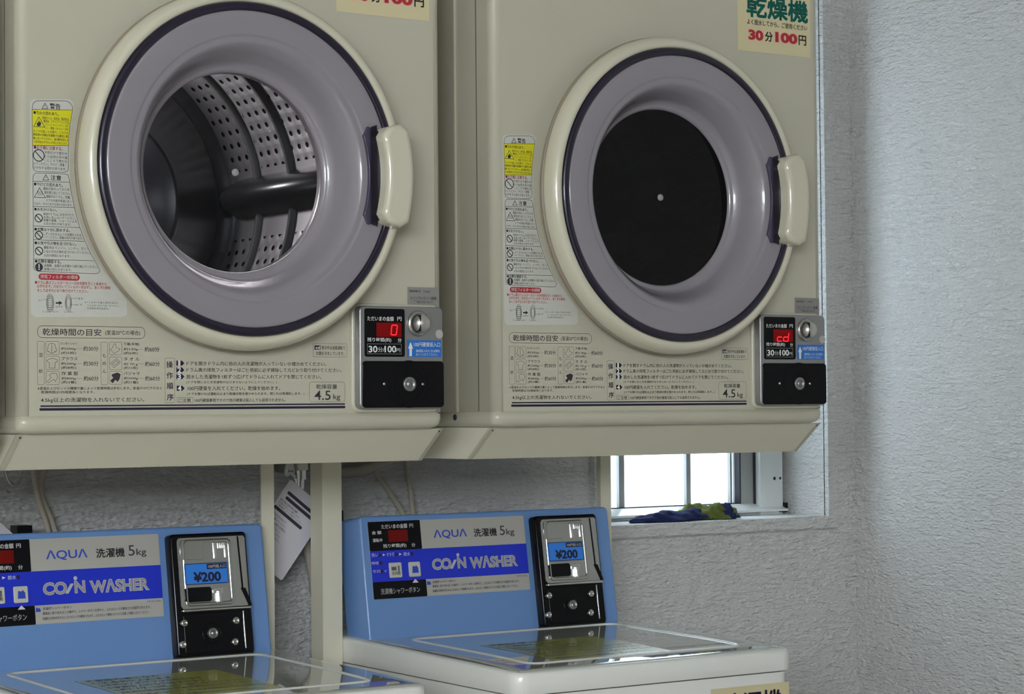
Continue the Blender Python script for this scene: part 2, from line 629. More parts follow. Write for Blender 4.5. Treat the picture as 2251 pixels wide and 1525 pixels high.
def make_dryer():
    root = thing('tumble_dryer', 'x', 'dryer', (DBASE[0], DBASE[1], DBASE[2] + Z0), 'coin tumble dryers on stands')
    D = lambda mb, n, m, p=root: mb.build(n, m, p, DBASE)
    # cabinet: stacked outlines, round upright edges, round lower edge and a fine seam
    R = .013

    def outline(d):
        pts = []
        x0, x1, y0, y1, r = BX0 + d, BX1 - d, d, BD - d, R
        for cx, cy, a in ((x1 - r, y0 + r, 270), (x1 - r, y1 - r, 0), (x0 + r, y1 - r, 90), (x0 + r, y0 + r, 180)):
            for k in range(7):
                t = math.radians(a + 15 * k)
                pts.append((cx + r * math.cos(t), cy + r * math.sin(t)))
        return pts
    lv = [(.010, -.0285), (.005, -.0265), (.0012, -.0225), (0, -.017), (0, -.0094), (.0016, -.0092), (.0016, -.0080), (0, -.0078), (0, BTOP)]
    mb = MB()
    rows = [[(x, y, z) for x, y in outline(d)] for d, z in lv]
    n = len(rows[0])
    vs = [p for r_ in rows for p in r_]
    fs = []
    for k in range(len(rows) - 1):
        for i in range(n):
            if k == len(rows) - 2 and i == n - 1:
                continue                      # flat front: the panel with the door opening closes it
            j = (i + 1) % n
            fs.append((k * n + i, k * n + j, (k + 1) * n + j, (k + 1) * n + i))
    mb.add(vs, fs, True)
    mb.add(rows[0], [tuple(reversed(range(n)))])
    mb.add(rows[-1], [tuple(range(n))])
    # front with its round opening
    fx0, fx1, fz0, fz1 = BX0 + R, BX1 - R, -.0078, BTOP
    N, HR = 96, .150
    o, inn = [], []
    for k in range(N):
        t = 2 * PI * (k + .5) / N
        c, s = math.cos(t), math.sin(t)
        m_ = min(((fx1 - XC) / c if c > 0 else (fx0 - XC) / c if c < 0 else 9), ((fz1 - ZCD) / s if s > 0 else (fz0 - ZCD) / s if s < 0 else 9))
        o.append((XC + c * m_, 0, ZCD + s * m_)); inn.append((XC + c * HR, 0, ZCD + s * HR))
    mb.add(inn + o, [(k, (k + 1) % N, N + (k + 1) % N, N + k) for k in range(N)])
    for cx, cz in ((fx0, fz0), (fx1, fz0), (fx0, fz1), (fx1, fz1)):   # corners the rays skip
        near = sorted(range(N), key=lambda k: (o[k][0] - cx) ** 2 + (o[k][2] - cz) ** 2)[:2]
        mb.add([o[near[0]], o[near[1]], (cx, 0, cz)], [(0, 1, 2)])
    D(mb, 'cabinet', cream)
    for x, s in ((BX0, -1), (BX1, 1)):
        mb = MB(); box(mb, min(x, x + s * .0004), max(x, x + s * .0004), .0372, .0386, -.0078, BTOP)
        D(mb, 'panel_seam', seam_d)
        mb = MB(); box(mb, min(x, x + s * .003), max(x, x + s * .003), .087, .0905, -.0078, BTOP)
        D(mb, 'side_flange', cream)
    mb = MB()
    lathe(mb, [(.0001, 0), (.003, 0), (.0042, .0008), (.0042, .0015)], (0, 0), 16)
    mb.v = [(BX0 - .0015 + y, .0955 + x, -.0150 + z) for x, y, z in mb.v]
    D(mb, 'side_screw', dark_gasket)
    # drum
    mb = MB()
    ya, yb, RD = .085, .43, .22
    prof = []
    ys = [ya, .10, .236, .254, .331, .349, .424, yb]
    for y in ys:
        prof.append((RD, y))
    lathe(mb, prof, (XC, ZCD), 144)
    drum = D(mb, 'drum', drum_m)
    me = drum.data
    uvl = me.uv_layers.new(name='UVMap')
    pf = me.attributes.new('perforated', 'FLOAT', 'FACE')
    for p in me.polygons:
        cs = [me.vertices[i].co for i in p.vertices]
        cy = sum(c.y for c in cs) / len(cs) + DBASE[1]
        an = [math.atan2(c.z + DBASE[2] - ZCD, c.x + DBASE[0] - XC) for c in cs]
        if max(an) - min(an) > PI:
            an = [a + 2 * PI if a < 0 else a for a in an]
        for li, i, a in zip(p.loop_indices, p.vertices, an):
            uvl.data[li].uv = ((me.vertices[i].co.y + DBASE[1]) / .0215, a / (2 * PI) * 72)
        deg = math.degrees(sum(an) / len(an)) % 120
        pf.data[p.index].value = 1.0 if (13 < deg < 107 and (.10 < cy < .236 or .254 < cy < .331 or .349 < cy < .424)) else 0.0
    mb = MB()
    lathe(mb, [(RD, yb), (.200, yb + .004), (.198, yb - .002), (.194, yb - .004), (.125, yb - .030), (.118, yb - .038), (.112, yb - .038), (.104, yb - .026), (.0005, yb - .018)], (XC, ZCD), 96)
    D(mb, 'drum_back', drum_dark, drum)
    for y in (.245, .340):
        mb = MB(); lathe(mb, [(.2196, y - .0050), (.2120, y - .0035), (.2112, y), (.2120, y + .0035), (.2196, y + .0050)], (XC, ZCD), 120)
        D(mb, 'drum_seam', drum_void, drum)
    for k in range(3):
        a = math.radians(2.5 + 120 * k)
        mb = MB()
        vs, fs = [], []
        sec = [(-.030, 0), (-.020, .020), (-.011, .036), (0, .040), (.011, .036), (.020, .020), (.030, 0)]
        for y, s in ((ya, .7), (ya + .01, 1), (.385, 1), (.412, .82), (.42, .3)):
            for t, hgt in sec:
                rr, tt = RD + .002 - hgt * s, t * (.6 + .4 * s)
                vs.append((XC + rr * math.cos(a) - tt * math.sin(a), y, ZCD + rr * math.sin(a) + tt * math.cos(a)))
        L = len(sec)
        for i in range(4):
            for j in range(L - 1):
                fs.append((i * L + j, i * L + j + 1, (i + 1) * L + j + 1, (i + 1) * L + j))
        fs.append(tuple(range(L))); fs.append(tuple(reversed(range(4 * L, 5 * L))))
        mb.add(vs, fs, True)
        D(mb, 'drum_lifter', drum_dark, drum)
    mb = MB(); lathe(mb, [(.150, 0), (.150, .03), (.225, .07), (.225, .085)], (XC, ZCD), 72)
    D(mb, 'drum_mouth', black_m, drum)
    # door
    mb = MB()
    prof = [(.2120, -.0245), (.2168, -.0260), (.2176, -.0300), (.2162, -.0385), (.2125, -.0458), (.2080, -.0496), (.2030, -.0492), (.2005, -.046), (.2005, -.03)]
    lathe(mb, prof, (XC, ZCD), 144)
    door = D(mb, 'door', cream3)
    mb = MB(); lathe(mb, [(.2030, 0), (.2165, -.0195), (.2184, -.0215), (.2184, -.0250), (.2150, -.0262)], (XC, ZCD), 120)
    D(mb, 'rim_base', taupe, door)
    mb = MB()
    lathe(mb, [(.2008, -.040), (.2006, -.0475), (.1985, -.0500), (.1930, -.0502), (.1905, -.0487), (.1902, -.044)], (XC, ZCD), 144)
    D(mb, 'door_seal', navy, door)
    mb = MB()
    lathe(mb, [(.1906, -.045), (.1902, -.0478), (.1890, -.0488), (.1865, -.0492), (.1622, -.0496), (.1608, -.0492), (.1596, -.0482), (.1582, -.0478), (.1550, -.0477), (.1525, -.0474), (.1505, -.0464),
               (.1470, -.0425), (.1400, -.0320), (.1345, -.0150), (.1290, -.0050), (.1260, -.0040), (.1235, -.0030), (.1215, .0000), (.1212, .012), (.148, .014)], (XC, ZCD), 144)
    D(mb, 'window_rim', lav, door)
    mb = MB(); cap_disc(mb, (XC, ZCD), .1214, .0005, 96)
    D(mb, 'door_glass', clear_glass, door)
    mb = MB()
    lathe(mb, [(.0001, -.0030), (.0036, -.0030), (.0044, -.0024), (.0046, -.0002)], (XC, ZCD), 24)
    D(mb, 'glass_stud', stud_m, door)
    # handle, an arc bar on the rim, and the recess behind it
    def arcbar(r0, r1, a0, a1, h0, h1, bev, rc):
        pts = []
        na = 14
        A0, A1 = math.radians(a0), math.radians(a1)
        c = rc / r0
        for k in range(na + 1):
            t = A0 + (A1 - A0) * k / na
            e = min(1, (t - A0) / (rc / r1), (A1 - t) / (rc / r1))
            s = rc * (1 - math.sqrt(max(0, 1 - (1 - e) ** 2)))
            pts.append((XC + (r1 - s) * math.cos(t), ZCD + (r1 - s) * math.sin(t)))
        for k in range(na, -1, -1):
            t = A0 + (A1 - A0) * k / na
            e = min(1, (t - A0) / (rc / r0), (A1 - t) / (rc / r0))
            s = rc * (1 - math.sqrt(max(0, 1 - (1 - e) ** 2)))
            pts.append((XC + (r0 + s) * math.cos(t), ZCD + (r0 + s) * math.sin(t)))
        m2 = MB()
        slab(m2, pts, h0, h1, bev=bev, seg=4)
        return m2
    mb = arcbar(.1590, .178, -21.0, 21.0, .045, .0525, .001, .0085)
    D(mb, 'handle_recess', recess, door)
    mb = arcbar(.1690, .182, -20.2, 20.2, .05, .0545, .001, .009)
    D(mb, 'handle_seal', navy, door)
    mb = arcbar(.1738, .2128, -18.6, 18.6, .040, .0740, .007, .010)
    D(mb, 'door_handle', cream3, door)
    # coin unit
    mb = MB()
    slab(mb, rrect(.4125, -.0075, .545, .1300, .012), 0, .0055, bev=.003)
    unit = D(mb, 'coin_unit', cream)
    U0 = (.4165, -.0028, .5405, .1265)
    mb = MB(); slab(mb, rrect(*U0, .007), .005, .0181, bev=.002)
    D(mb, 'face_plate', silver, unit)
    HB = .0183
    mb = MB(); slab(mb, rrect(*(0.4234,0.0626,0.4826,0.123), .003), .018, HB + .0003)
    disp = D(mb, 'display', black, unit)
    mb = MB(); slab(mb, rrect(*(0.4199,-0.0014,0.5408,0.0573), .005), .018, .0192, bev=.0008)
    D(mb, 'cash_door', black, unit)
    mb = MB(); rect(mb, (0.4407,0.0876,0.4776,0.1054), HB + .0005)
    D(mb, 'led_window', led, disp)
    mb = MB()
    text(mb, 'ただいまの金額', (0.4275,0.4662,0.1104,0.0059), HB + .0005, bold=.01)
    text(mb, '円', (0.4714,0.4778,0.1105,0.0051), HB + .0005, bold=.01)
    text(mb, '残り時間(約)', (0.4273,0.4625,0.0836,0.0059), HB + .0005, bold=.01)
    text(mb, '分', (0.472,0.4775,0.0835,0.0054), HB + .0005, bold=.01)
    text(mb, '30', (0.429,0.442,0.072,0.0084), HB + .0005, bold=.025)
    text(mb, '分/', (0.4427,0.4521,0.0716,0.0064), HB + .0005)
    text(mb, '100', (0.4524,0.4696,0.0722,0.0084), HB + .0005, bold=.025)
    text(mb, '円', (0.4699,0.4756,0.0708,0.0046), HB + .0005)
    frame_rr(mb, (0.4272,0.0661,0.4773,0.0788), .0004, .0002, HB + .0005)
    D(mb, 'display_lettering', ink_w, disp)
    # coin slot: a chrome dome with a slit
    c = (0.5027,0.105)
    mb = MB(); lathe(mb, [(.0165, -.0178), (.0165, -.0195), (.0150, -.0215), (.0125, -.0222)], c, 40)
    slot = D(mb, 'coin_slot', chrome_d, unit)
    mb = MB(); lathe(mb, [(.0122, -.0205), (.0122, -.0240), (.0105, -.0285), (.0068, -.0318), (.0001, -.0330)], (c[0] + .002, c[1]), 40)
    D(mb, 'coin_dome', satin, slot)
    mb = MB(); box(mb, c[0] - .0050, c[0] - .0040, -.0318, -.020, c[1] - .0105, c[1] + .0105)
    D(mb, 'slit', black_m, slot)
    c = (0.5344,0.0919)
    mb = MB(); disc(mb, c, .0058, HB + .0002); D(mb, 'round_sticker', silver_l, unit)
    mb = MB(); rect(mb, (0.4865,0.0626,0.5373,0.0839), HB + .0002); bl = D(mb, 'insert_label', st_blue, unit)
    mb = MB()
    text(mb, '100円硬貨投入口', (0.4958,0.5355,0.0785,0.0059), HB + .0004, bold=.005)
    text(mb, '連続投入のときは間を', (0.499,0.535,0.0704,0.0036), HB + .0004)
    text(mb, 'おいて入れてください。', (0.499,0.5319,0.0658,0.0036), HB + .0004)
    poly(mb, [(0.4891,0.0635),(0.4892,0.0731),(0.4874,0.0731),(0.4911,0.0817),(0.4948,0.0732),(0.493,0.0731),(0.4929,0.0635)], HB + .0004)
    D(mb, 'label_lettering', ink_w, bl)
    c = (0.4881,0.0282)
    mb = MB(); lathe(mb, [(.0300, -.0190), (.0290, -.0197), (.0280, -.0190), (.0225, -.0190), (.0215, -.0198), (.0200, -.0186)], c, 48)
    D(mb, 'lock_ring', black, unit)
    mb = MB(); lathe(mb, [(.0092, -.0188), (.0092, -.0212), (.0084, -.0222), (.0056, -.0222), (.0054, -.0208), (.0036, -.0208), (.0034, -.0218), (.0001, -.0218)], c, 32)
    D(mb, 'lock', lock_m, unit)
    for q in ((0.4513,0.0285), (0.5086,0.0281)):
        mb = MB(); lathe(mb, [(.0020, -.0190), (.0017, -.0200), (.0001, -.0202)], q, 12)
        D(mb, 'rivet', steel_bolt, unit)
    # stickers and prints on the front
    H1, H2, H3 = .0004, .0007, .0009
    mb = MB(); rect(mb, (0.4982,0.1283,0.5456,0.1525), H1); sl = D(mb, 'service_label', silver_d, root)
    mb = MB()
    text(mb, '機械番号   T4005', (0.5012,0.5326,0.1472,0.0031), H2)
    text(mb, 'コインランドリー設備', (0.5022,0.5418,0.1385,0.0044), H2, bold=.01)
    text(mb, '℡ 082-021-0111', (0.5076,0.5368,0.1337,0.0031), H2)
    D(mb, 'service_lettering', ink, sl)
    mb = MB(); rect(mb, (.3965, .5025, .5345, .603), H1); po = D(mb, 'price_sticker', st_beige, root)
    mb = MB(); text(mb, '乾燥機', (0.4132,0.5306,0.5681,0.0329), H2, bold=.05); D(mb, 'title_lettering', ink_g, po)
    mb = MB()
    text(mb, '30', (0.4164,0.4442,0.5265,0.0148), H3, bold=.05); text(mb, '100', (0.467,0.5092,0.5272,0.015), H3, bold=.05)
    D(mb, 'price_lettering', ink_r, po)
    mb = MB()
    text(mb, 'よく脱水してから、ご使用ください', (0.4141,0.5289,0.545,0.008), H2, bold=.02)
    text(mb, '分', (0.4475,0.4621,0.5263,0.0144), H2, bold=.04); text(mb, '円', (0.5118,0.5265,0.5265,0.0146), H2, bold=.04)
    D(mb, 'notice_lettering', ink, po)
    mb = MB()
    for T in (((0.4164,0.4442,0.5265,0.0148), '30'), ((0.467,0.5092,0.5272,0.015), '100')):
        text(mb, T[1], (T[0][0] - .0012, T[0][1] + .0012, T[0][2], T[0][3] + .0024), H2, bold=.075)
    D(mb, 'price_halo', mat_pink, po)

    # warning label, left of the door
    mb = MB()
    poly(mb, [(-0.011,0.1752),(-0.0105,0.3534),(-0.0065,0.3566),(0.0385,0.3598),(0.0435,0.3558),(0.0434,0.3471),(0.0383,0.3172),(0.0382,0.2747),(0.039,0.2582),(0.0445,0.2324),(0.0574,0.1982),(0.0704,0.1725),(0.0929,0.1469),(0.1096,0.1279),(0.1095,0.1104),(0.1041,0.1076),(-0.0054,0.1059),(-0.01,0.1101)][::-1], H1)
    wl = D(mb, 'warning_label', st_white, root)
    mb = MB(); poly(mb, [(-0.0078,0.3443),(0.0416,0.3477),(0.0393,0.3329),(0.037,0.3171),(0.0364,0.3058),(-0.0076,0.3032)][::-1], .00055); D(mb, 'yellow_panel', yellow, wl)
    k_, r_, w_ = MB(), MB(), MB()
    lw = .0005
    stroke(k_, [(-0.008,0.3453),(-0.007,0.3514),(-0.0038,0.3545),(-0.0001,0.3553),(0.0338,0.3574),(0.0385,0.3558),(0.0416,0.3513),(0.0416,0.347),(0.0389,0.332),(0.037,0.3171),(0.0362,0.2997),(0.0362,0.278),(0.0345,0.2753),(0.0308,0.2741),(-0.0022,0.2734),(-0.0062,0.2749),(-0.0073,0.2783),(-0.008,0.3453)], lw, H2)
    stroke(k_, [(-0.008,0.3446),(0.0416,0.3473)], lw, H2)
    stroke(k_, [(-0.0077,0.3033),(0.0364,0.3056)], lw, H2)
    stroke(k_, [(-0.0073,0.2645),(-0.0069,0.2688),(-0.004,0.2716),(0.0317,0.2724),(0.0358,0.2716),(0.0372,0.2668),(0.0394,0.253),(0.0436,0.2333),(0.05,0.2115),(0.0565,0.1955),(0.0648,0.1793),(0.0723,0.1673),(0.0751,0.1613),(0.0732,0.1586),(0.0694,0.1576),(-0.0016,0.1586),(-0.0056,0.1602),(-0.0067,0.1633),(-0.0073,0.2645)], lw, H2)
    for a in ([(-0.0071,0.262),(0.0374,0.263)], [(-0.0069,0.2329),(0.043,0.2339)], [(-0.0068,0.2105),(0.0502,0.2108)], [(-0.0068,0.1948),(0.0557,0.195)], [(-0.0067,0.1725),(0.0676,0.1727)]):
        stroke(k_, a, lw, H2)

    def tri(mb_, p, flame):
        stroke(mb_, p, lw * 1.3, H2, closed=True)
    tri(k_, [(0.004,0.3465),(0.0077,0.3529),(0.0115,0.347)], 0); tri(k_, [(0.0047,0.2641),(0.0084,0.2705),(0.0122,0.2643)], 0)
    tri(k_, [(-0.0062,0.3251),(0.0002,0.3365),(0.0073,0.3253)], 1); tri(k_, [(-0.0057,0.2435),(0.0007,0.2549),(0.0079,0.2436)], 1)
    stroke(k_, [(0.0077,0.3507),(0.0077,0.3488)], lw, H2); stroke(k_, [(0.0084,0.2683),(0.0084,0.2662)], lw, H2)
    poly(k_, [(0.0002,0.3329),(0.0016,0.3301),(0.0025,0.3314),(0.0029,0.3284),(0.0016,0.326),(-0.0015,0.3258),(-0.0026,0.3281),(-0.0015,0.3306),(-0.0009,0.3292)], H2)
    for dx in (0, 10, 20):
        stroke(k_, [(p[0] + dx * .00023, p[1]) for p in [(-0.0012,0.2459),(-0.0006,0.2477),(-0.0014,0.2493),(-0.0006,0.2511)]], lw, H2)
    text(k_, '警告', (0.0136,0.0268,0.3502,0.0066), H2, bold=.02); text(k_, '注意', (0.0142,0.0274,0.2673,0.0062), H2, bold=.02)
    K = [('●引火の恐れあり。', (-0.0065,0.0246,0.3413,0.0041), .015), ('乾燥オイル、食用油、動植物油、', (0.0044,0.0378,0.3359,0.0035), 0), ('機械油、ドライクリーニング油、', (0.0058,0.0378,0.3323,0.0035), 0),
         ('ベンジンやシンナー、ガソ', (0.0076,0.0371,0.3283,0.0031), 0), ('リン、樹脂（セルロース系）', (0.0076,0.0367,0.3245,0.0031), 0), ('などの付着した衣類や、これらを', (-0.007,0.0365,0.3201,0.0031), 0),
         ('美容用の衣類は洗濯後でも絶対に乾', (-0.007,0.0359,0.3161,0.0031), .01), ('燥しないでください。油の酸化熱によ', (-0.007,0.0359,0.3119,0.0031), .01), ('る自然発火や引火の恐れがあります。', (-0.0066,0.0359,0.3078,0.0031), 0),
         ('子供だけで使わせ', (0.0066,0.0349,0.296,0.0038), 0), ('たり幼児の手の届', (0.0066,0.0349,0.2914,0.0035), 0), ('くところで使わな', (0.0066,0.0349,0.287,0.0035), 0), ('いでください。やけど・感電・', (-0.0064,0.0332,0.2827,0.0035), 0), ('けがをする恐れがあります。', (-0.0062,0.0336,0.278,0.0035), 0),
         ('●やけどの恐れあり。', (-0.0061,0.0293,0.2589,0.0041), .015), ('運転が終わってから衣', (0.005,0.0377,0.2542,0.0035), 0), ('類を取り出してください。', (0.0067,0.0383,0.2498,0.0035), 0), ('運転中はドラム、衣類、', (0.0086,0.039,0.2454,0.0035), 0), ('ドアの内面が高温になっ', (0.0092,0.0401,0.2409,0.0031), 0), ('ており、やけどをする恐れがあります。', (-0.0061,0.0412,0.2364,0.0031), 0),
         ('●水をかけない。', (-0.0058,0.022,0.23,0.0038), .015), ('本体やドラムに水をかけたり、', (0.0051,0.0441,0.225,0.0035), 0), ('水洗いをしないでください。', (0.0055,0.0454,0.2212,0.0031), 0), ('感電や漏電、ショートによる', (0.0053,0.0463,0.2178,0.0031), 0), ('火災の恐れがあります。', (0.0054,0.0393,0.2138,0.0031), 0),
         ('●衣類は十分に脱水する。', (-0.0057,0.0379,0.207,0.0041), .015), ('しずくのたれるような衣類を入れな', (0.0054,0.0522,0.202,0.0035), 0), ('いでください。感電の恐れがあります。', (0.0054,0.0541,0.1982,0.0031), 0),
         ('●火気や引火物を近づけない。', (-0.0055,0.0459,0.1913,0.0041), .015), ('運転中は ベンジン、シンナー、ガソリ', (0.0054,0.0607,0.1864,0.0035), 0), ('ンなどの引火物を近づけないでください。', (0.0057,0.0633,0.1818,0.0031), 0), ('火災の原因になります。', (0.0057,0.0384,0.1772,0.0031), 0),
         ('●衣類を確認する。', (-0.0052,0.0271,0.1702,0.0041), .015), ('金属類、金属片は衣類から取り除いてください。', (0.006,0.0726,0.1656,0.0035), 0), ('感電の恐れがあります。', (0.006,0.0402,0.1612,0.0031), 0),
         ('フィルターカバー', (0.0031,0.0242,0.1124,0.0026), 0), ('フィルター', (0.0297,0.0422,0.1124,0.0026), 0), ('カバー', (-0.0012,0.0046,0.1252,0.0024), 0), ('はずす', (0.0199,0.0288,0.1183,0.0024), 0), ('つまむ', (0.0438,0.0545,0.1283,0.0024), 0), ('糸くず', (0.045,0.0525,0.121,0.0024), 0),
         ('※フィルターに糸くずがたまると', (0.0562,0.0981,0.1241,0.0024), 0), ('フィルターカバーの「メヅマリ」', (0.059,0.0989,0.1205,0.0024), 0), ('の文字が浮き出ます。', (0.059,0.0866,0.1171,0.0024), 0)]
    for s_, T, b_ in K:
        text(k_, s_, T, H2, bold=b_)
    for q, rr in (((-0.0001,0.2921), .0072), ((-0.0004,0.2198), .005), ((-0.0002,0.2002), .005), ((-0.0001,0.182), .005)):
        disc(k_, q, rr, H2, r2=rr - .0011)
        stroke(k_, [(q[0] - rr * .65, q[1] + rr * .65), (q[0] + rr * .65, q[1] - rr * .65)], .0011, H2)
    q = (-0.0002,0.1635)
    disc(k_, q, .0048, H2)
    stroke(w_, [(q[0], q[1] + .003), (q[0], q[1] - .0008)], .0012, H3); disc(w_, (q[0], q[1] - .0026), .0008, H3, n=10)
    poly(k_, [(0.0201,0.1235),(0.0242,0.1236),(0.0242,0.1252),(0.0284,0.1228),(0.0242,0.1202),(0.0242,0.1217),(0.0201,0.1216)][::-1], H2)
    for q, a_, b_ in (((0.0132,0.1225), .0046, .0105), ((0.0358,0.123), .0040, .0100)):
        for s_ in (1, .8, .6):
            stroke(k_, [(q[0] + a_ * s_ * math.cos(t * PI / 10), q[1] + b_ * (s_ if s_ < 1 else 1) * math.sin(t * PI / 10)) for t in range(21)], .0004, H2)
    for t in range(-3, 4):
        qq = (0.0132,0.1225)
        stroke(k_, [(qq[0] - .0038, qq[1] + t * .0026), (qq[0] + .0038, qq[1] + t * .0026)], .0003, H2)
    for a in ([(0.0386,0.1282),(0.0438,0.1283)], [(0.0389,0.1208),(0.0448,0.1209)], [(0.0046,0.1267),(0.0101,0.1259)]):
        stroke(k_, a, .0003, H2)
    D(k_, 'warning_lettering', ink, wl)
    rect(r_, (-0.0008,0.149,0.0498,0.1562), H2, r=.004)
    text(r_, '●お子様に注意する。', (-0.0061,0.0292,0.3014,0.0045), H2, bold=.015)
    text(r_, '●ドラム奥のフィルターカバーの中央部を引くと本体から', (-0.0053,0.0835,0.1459,0.0042), H2, bold=.008)
    text(r_, 'はずれます。爪を引いてフィルターをはずし、糸くずの掃除', (-0.0026,0.0885,0.1416,0.0038), H2, bold=.008)
    text(r_, 'をして必ず元どおり取り付けてください。', (-0.0024,0.0602,0.1368,0.0038), H2, bold=.008)
    D(r_, 'red_lettering', ink_r, wl)
    text(w_, '排気フィルターの掃除', (0.0014,0.0476,0.1528,0.0048), H3, bold=.02)
    D(w_, 'white_lettering', ink_w, wl)

    # drying-time guide and steps printed along the bottom
    k_, n_, w_ = MB(), MB(), MB()
    frame_rr(k_, (-0.0025,0.0822,0.1327,0.0963), .0062, .0005, H1)
    text(k_, '乾燥時間の目安', (0.0039,0.0769,0.0891,0.0083), H1, bold=.008)
    text(k_, '(室温20℃の場合)', (0.0818,0.1263,0.0888,0.0065), H1, bold=.004)
    for R_ in ((-0.0026,0.0281,0.006,0.0781), (0.0761,0.028,0.085,0.078)):
        frame_rr(k_, R_, .0016, .0003, H1)
    for R_ in ((0.0077,0.0629,0.0246,0.0782), (0.0079,0.0455,0.0246,0.0611), (0.008,0.0281,0.0246,0.0437), (0.0868,0.063,0.1028,0.0782), (0.0869,0.0455,0.1029,0.0609), (0.087,0.0285,0.103,0.0438)):
        frame_rr(k_, R_, .0018, .0003, H1)
    for s_, T in (('混', (-0.0009,0.0043,0.0624,0.0047)), ('紡', (-0.0008,0.004,0.0439,0.0047)), ('も', (0.0783,0.0826,0.0621,0.0047)), ('め', (0.0782,0.0829,0.0531,0.0047)), ('ん', (0.0782,0.083,0.044,0.0047))):
        text(k_, s_, T, H1)
    rows_ = [('カッターシャツ', (0.0263,0.0461,0.0758,0.0035)), ('約200g', (0.0267,0.045,0.0698,0.0035)), ('(約5枚)', (0.0267,0.045,0.0649,0.0038)), ('ブラウス', (0.0268,0.0471,0.0585,0.0041)), ('約200g', (0.0268,0.0451,0.0525,0.0037)), ('(約8枚)', (0.0268,0.0452,0.0478,0.0038)),
             ('作 業 服', (0.0271,0.0475,0.0413,0.0045)), ('約800g', (0.0271,0.0449,0.0354,0.0037)), ('(約3着)', (0.0271,0.0453,0.031,0.0038)), ('下着(半袖)', (0.1048,0.1252,0.0758,0.004)), ('約130g', (0.1051,0.1234,0.0698,0.0039)), ('(約6枚)', (0.1051,0.1232,0.0651,0.0039)),
             ('タ オ ル', (0.1052,0.1253,0.0584,0.0042)), ('約 70 g', (0.1052,0.1231,0.0522,0.0037)), ('(約15枚)', (0.1052,0.1231,0.0478,0.004)), ('パジャマ', (0.1052,0.1256,0.0414,0.0042)), ('約500g', (0.1053,0.1233,0.0356,0.0037)), ('(約1着)', (0.1053,0.1236,0.0308,0.004)),
             ('約30分', (0.0542,0.0731,0.0702,0.0059)), ('約30分', (0.0543,0.0732,0.0529,0.0059)), ('約60分', (0.0545,0.0733,0.0356,0.0059)), ('約60分', (0.132,0.1513,0.07,0.006)), ('約60分', (0.1324,0.1515,0.0527,0.006)), ('約60分', (0.1325,0.1517,0.0356,0.006)),
             ('※室温およびセンイの種類や量によって乾燥時間は変化します。室温が10℃下がると', (-0.0022,0.1541,0.0241,0.0034)), ('乾燥時間は10%程度長くなります。', (0.0021,0.068,0.0197,0.0033)),
             ('4.5kg以上の洗濯物を入れないでください。', (0.0017,0.1313,0.0103,0.0062)),
             ('ドアを開きドラム内に他の人の洗濯物が入っていないか確かめてください。', (0.1865,0.3783,0.0535,0.0052)), ('ドラム奥の排気フィルターはご使用前に必ず掃除して元どおり取り付けてください。', (0.1864,0.4006,0.0458,0.0052)),
             ('脱水した洗濯物を1枚ずつ広げてドラムに入れてドアを閉じてください。', (0.1864,0.3712,0.0376,0.0052)), ('(ドアを閉じるとき洗濯物がはさまらないようにしてください。)', (0.1863,0.3086,0.0309,0.0037)),
             ('100円硬貨を入れてください。乾燥を始めます。', (0.1881,0.3135,0.0237,0.0054)), ('(ドアを開ければ運転は止まり乾燥状態を確かめられます。閉じれば再運転します。)', (0.1869,0.3471,0.0168,0.0041)),
             ('ご注意', (0.1753,0.1921,0.0097,0.004)), ('100円硬貨専用ですので他の硬貨は投入しても返却されません。', (0.1974,0.3208,0.0093,0.0043)),
             ('表示中は送風運転で', (0.3721,0.4059,0.0738,0.0049)), ('衣類を冷ましています。', (0.3641,0.4046,0.0668,0.0049))]
    for s_, T in rows_:
        text(k_, s_, T, H1, bold=.006)
    for a in ([(0.0459,0.0699),(0.0531,0.0699)], [(0.0459,0.0527),(0.0531,0.0527)], [(0.0458,0.0354),(0.0534,0.0354)], [(0.1238,0.0698),(0.1311,0.0699)], [(0.1237,0.0526),(0.1315,0.0527)], [(0.1238,0.0356),(0.1316,0.0356)]):
        stroke(k_, a, .0002, H1)
    for s_, T in (('操', (0.1602,0.1686,0.0521,0.008)), ('作', (0.1603,0.1688,0.0392,0.008)), ('順', (0.1605,0.1691,0.0266,0.0078)), ('序', (0.1607,0.1695,0.0134,0.008))):
        text(n_, s_, T, H1, bold=.012)
    frame_rr(k_, (0.1582,0.0063,0.171,0.0599), .0015, .0003, H1)
    frame_rr(k_, (0.1737,0.0066,0.195,0.0129), .0006, .0003, H1)
    frame_rr(k_, (0.3598,0.0623,0.4087,0.0791), .0018, .0003, H1)
    frame_rr(k_, (0.354,0.0064,0.4053,0.0312), .0036, .0003, H1)
    text(k_, '乾燥容量', (0.3641,0.394,0.0255,0.0058), H1, bold=.004)
    text(k_, '4.5', (0.3615,0.3847,0.0147,0.0117), H1, bold=.006); text(k_, 'kg', (0.3882,0.3984,0.0119,0.0084), H1, bold=.006)
    for s_, a in (('1', [(0.1732,0.0568),(0.1806,0.0568),(0.1838,0.0538),(0.1806,0.0508),(0.1732,0.0508)]), ('2', [(0.1732,0.0486),(0.1806,0.0487),(0.1837,0.0456),(0.1805,0.0427),(0.1732,0.0427)]), ('3', [(0.1732,0.0409),(0.1805,0.0409),(0.1837,0.0378),(0.1805,0.0346),(0.1731,0.0345)]), ('4', [(0.1736,0.0269),(0.1808,0.0269),(0.184,0.0238),(0.1808,0.0209),(0.1735,0.0209)])):
        poly(n_, a[::-1], H1)
        cu_ = (a[0][0] + a[1][0]) / 2
        text(w_, s_, (cu_ - (.0014 if s_ == '1' else .0024), cu_ + (.0014 if s_ == '1' else .0024), (a[0][1] + a[4][1]) / 2, .0066), H2, bold=.03)
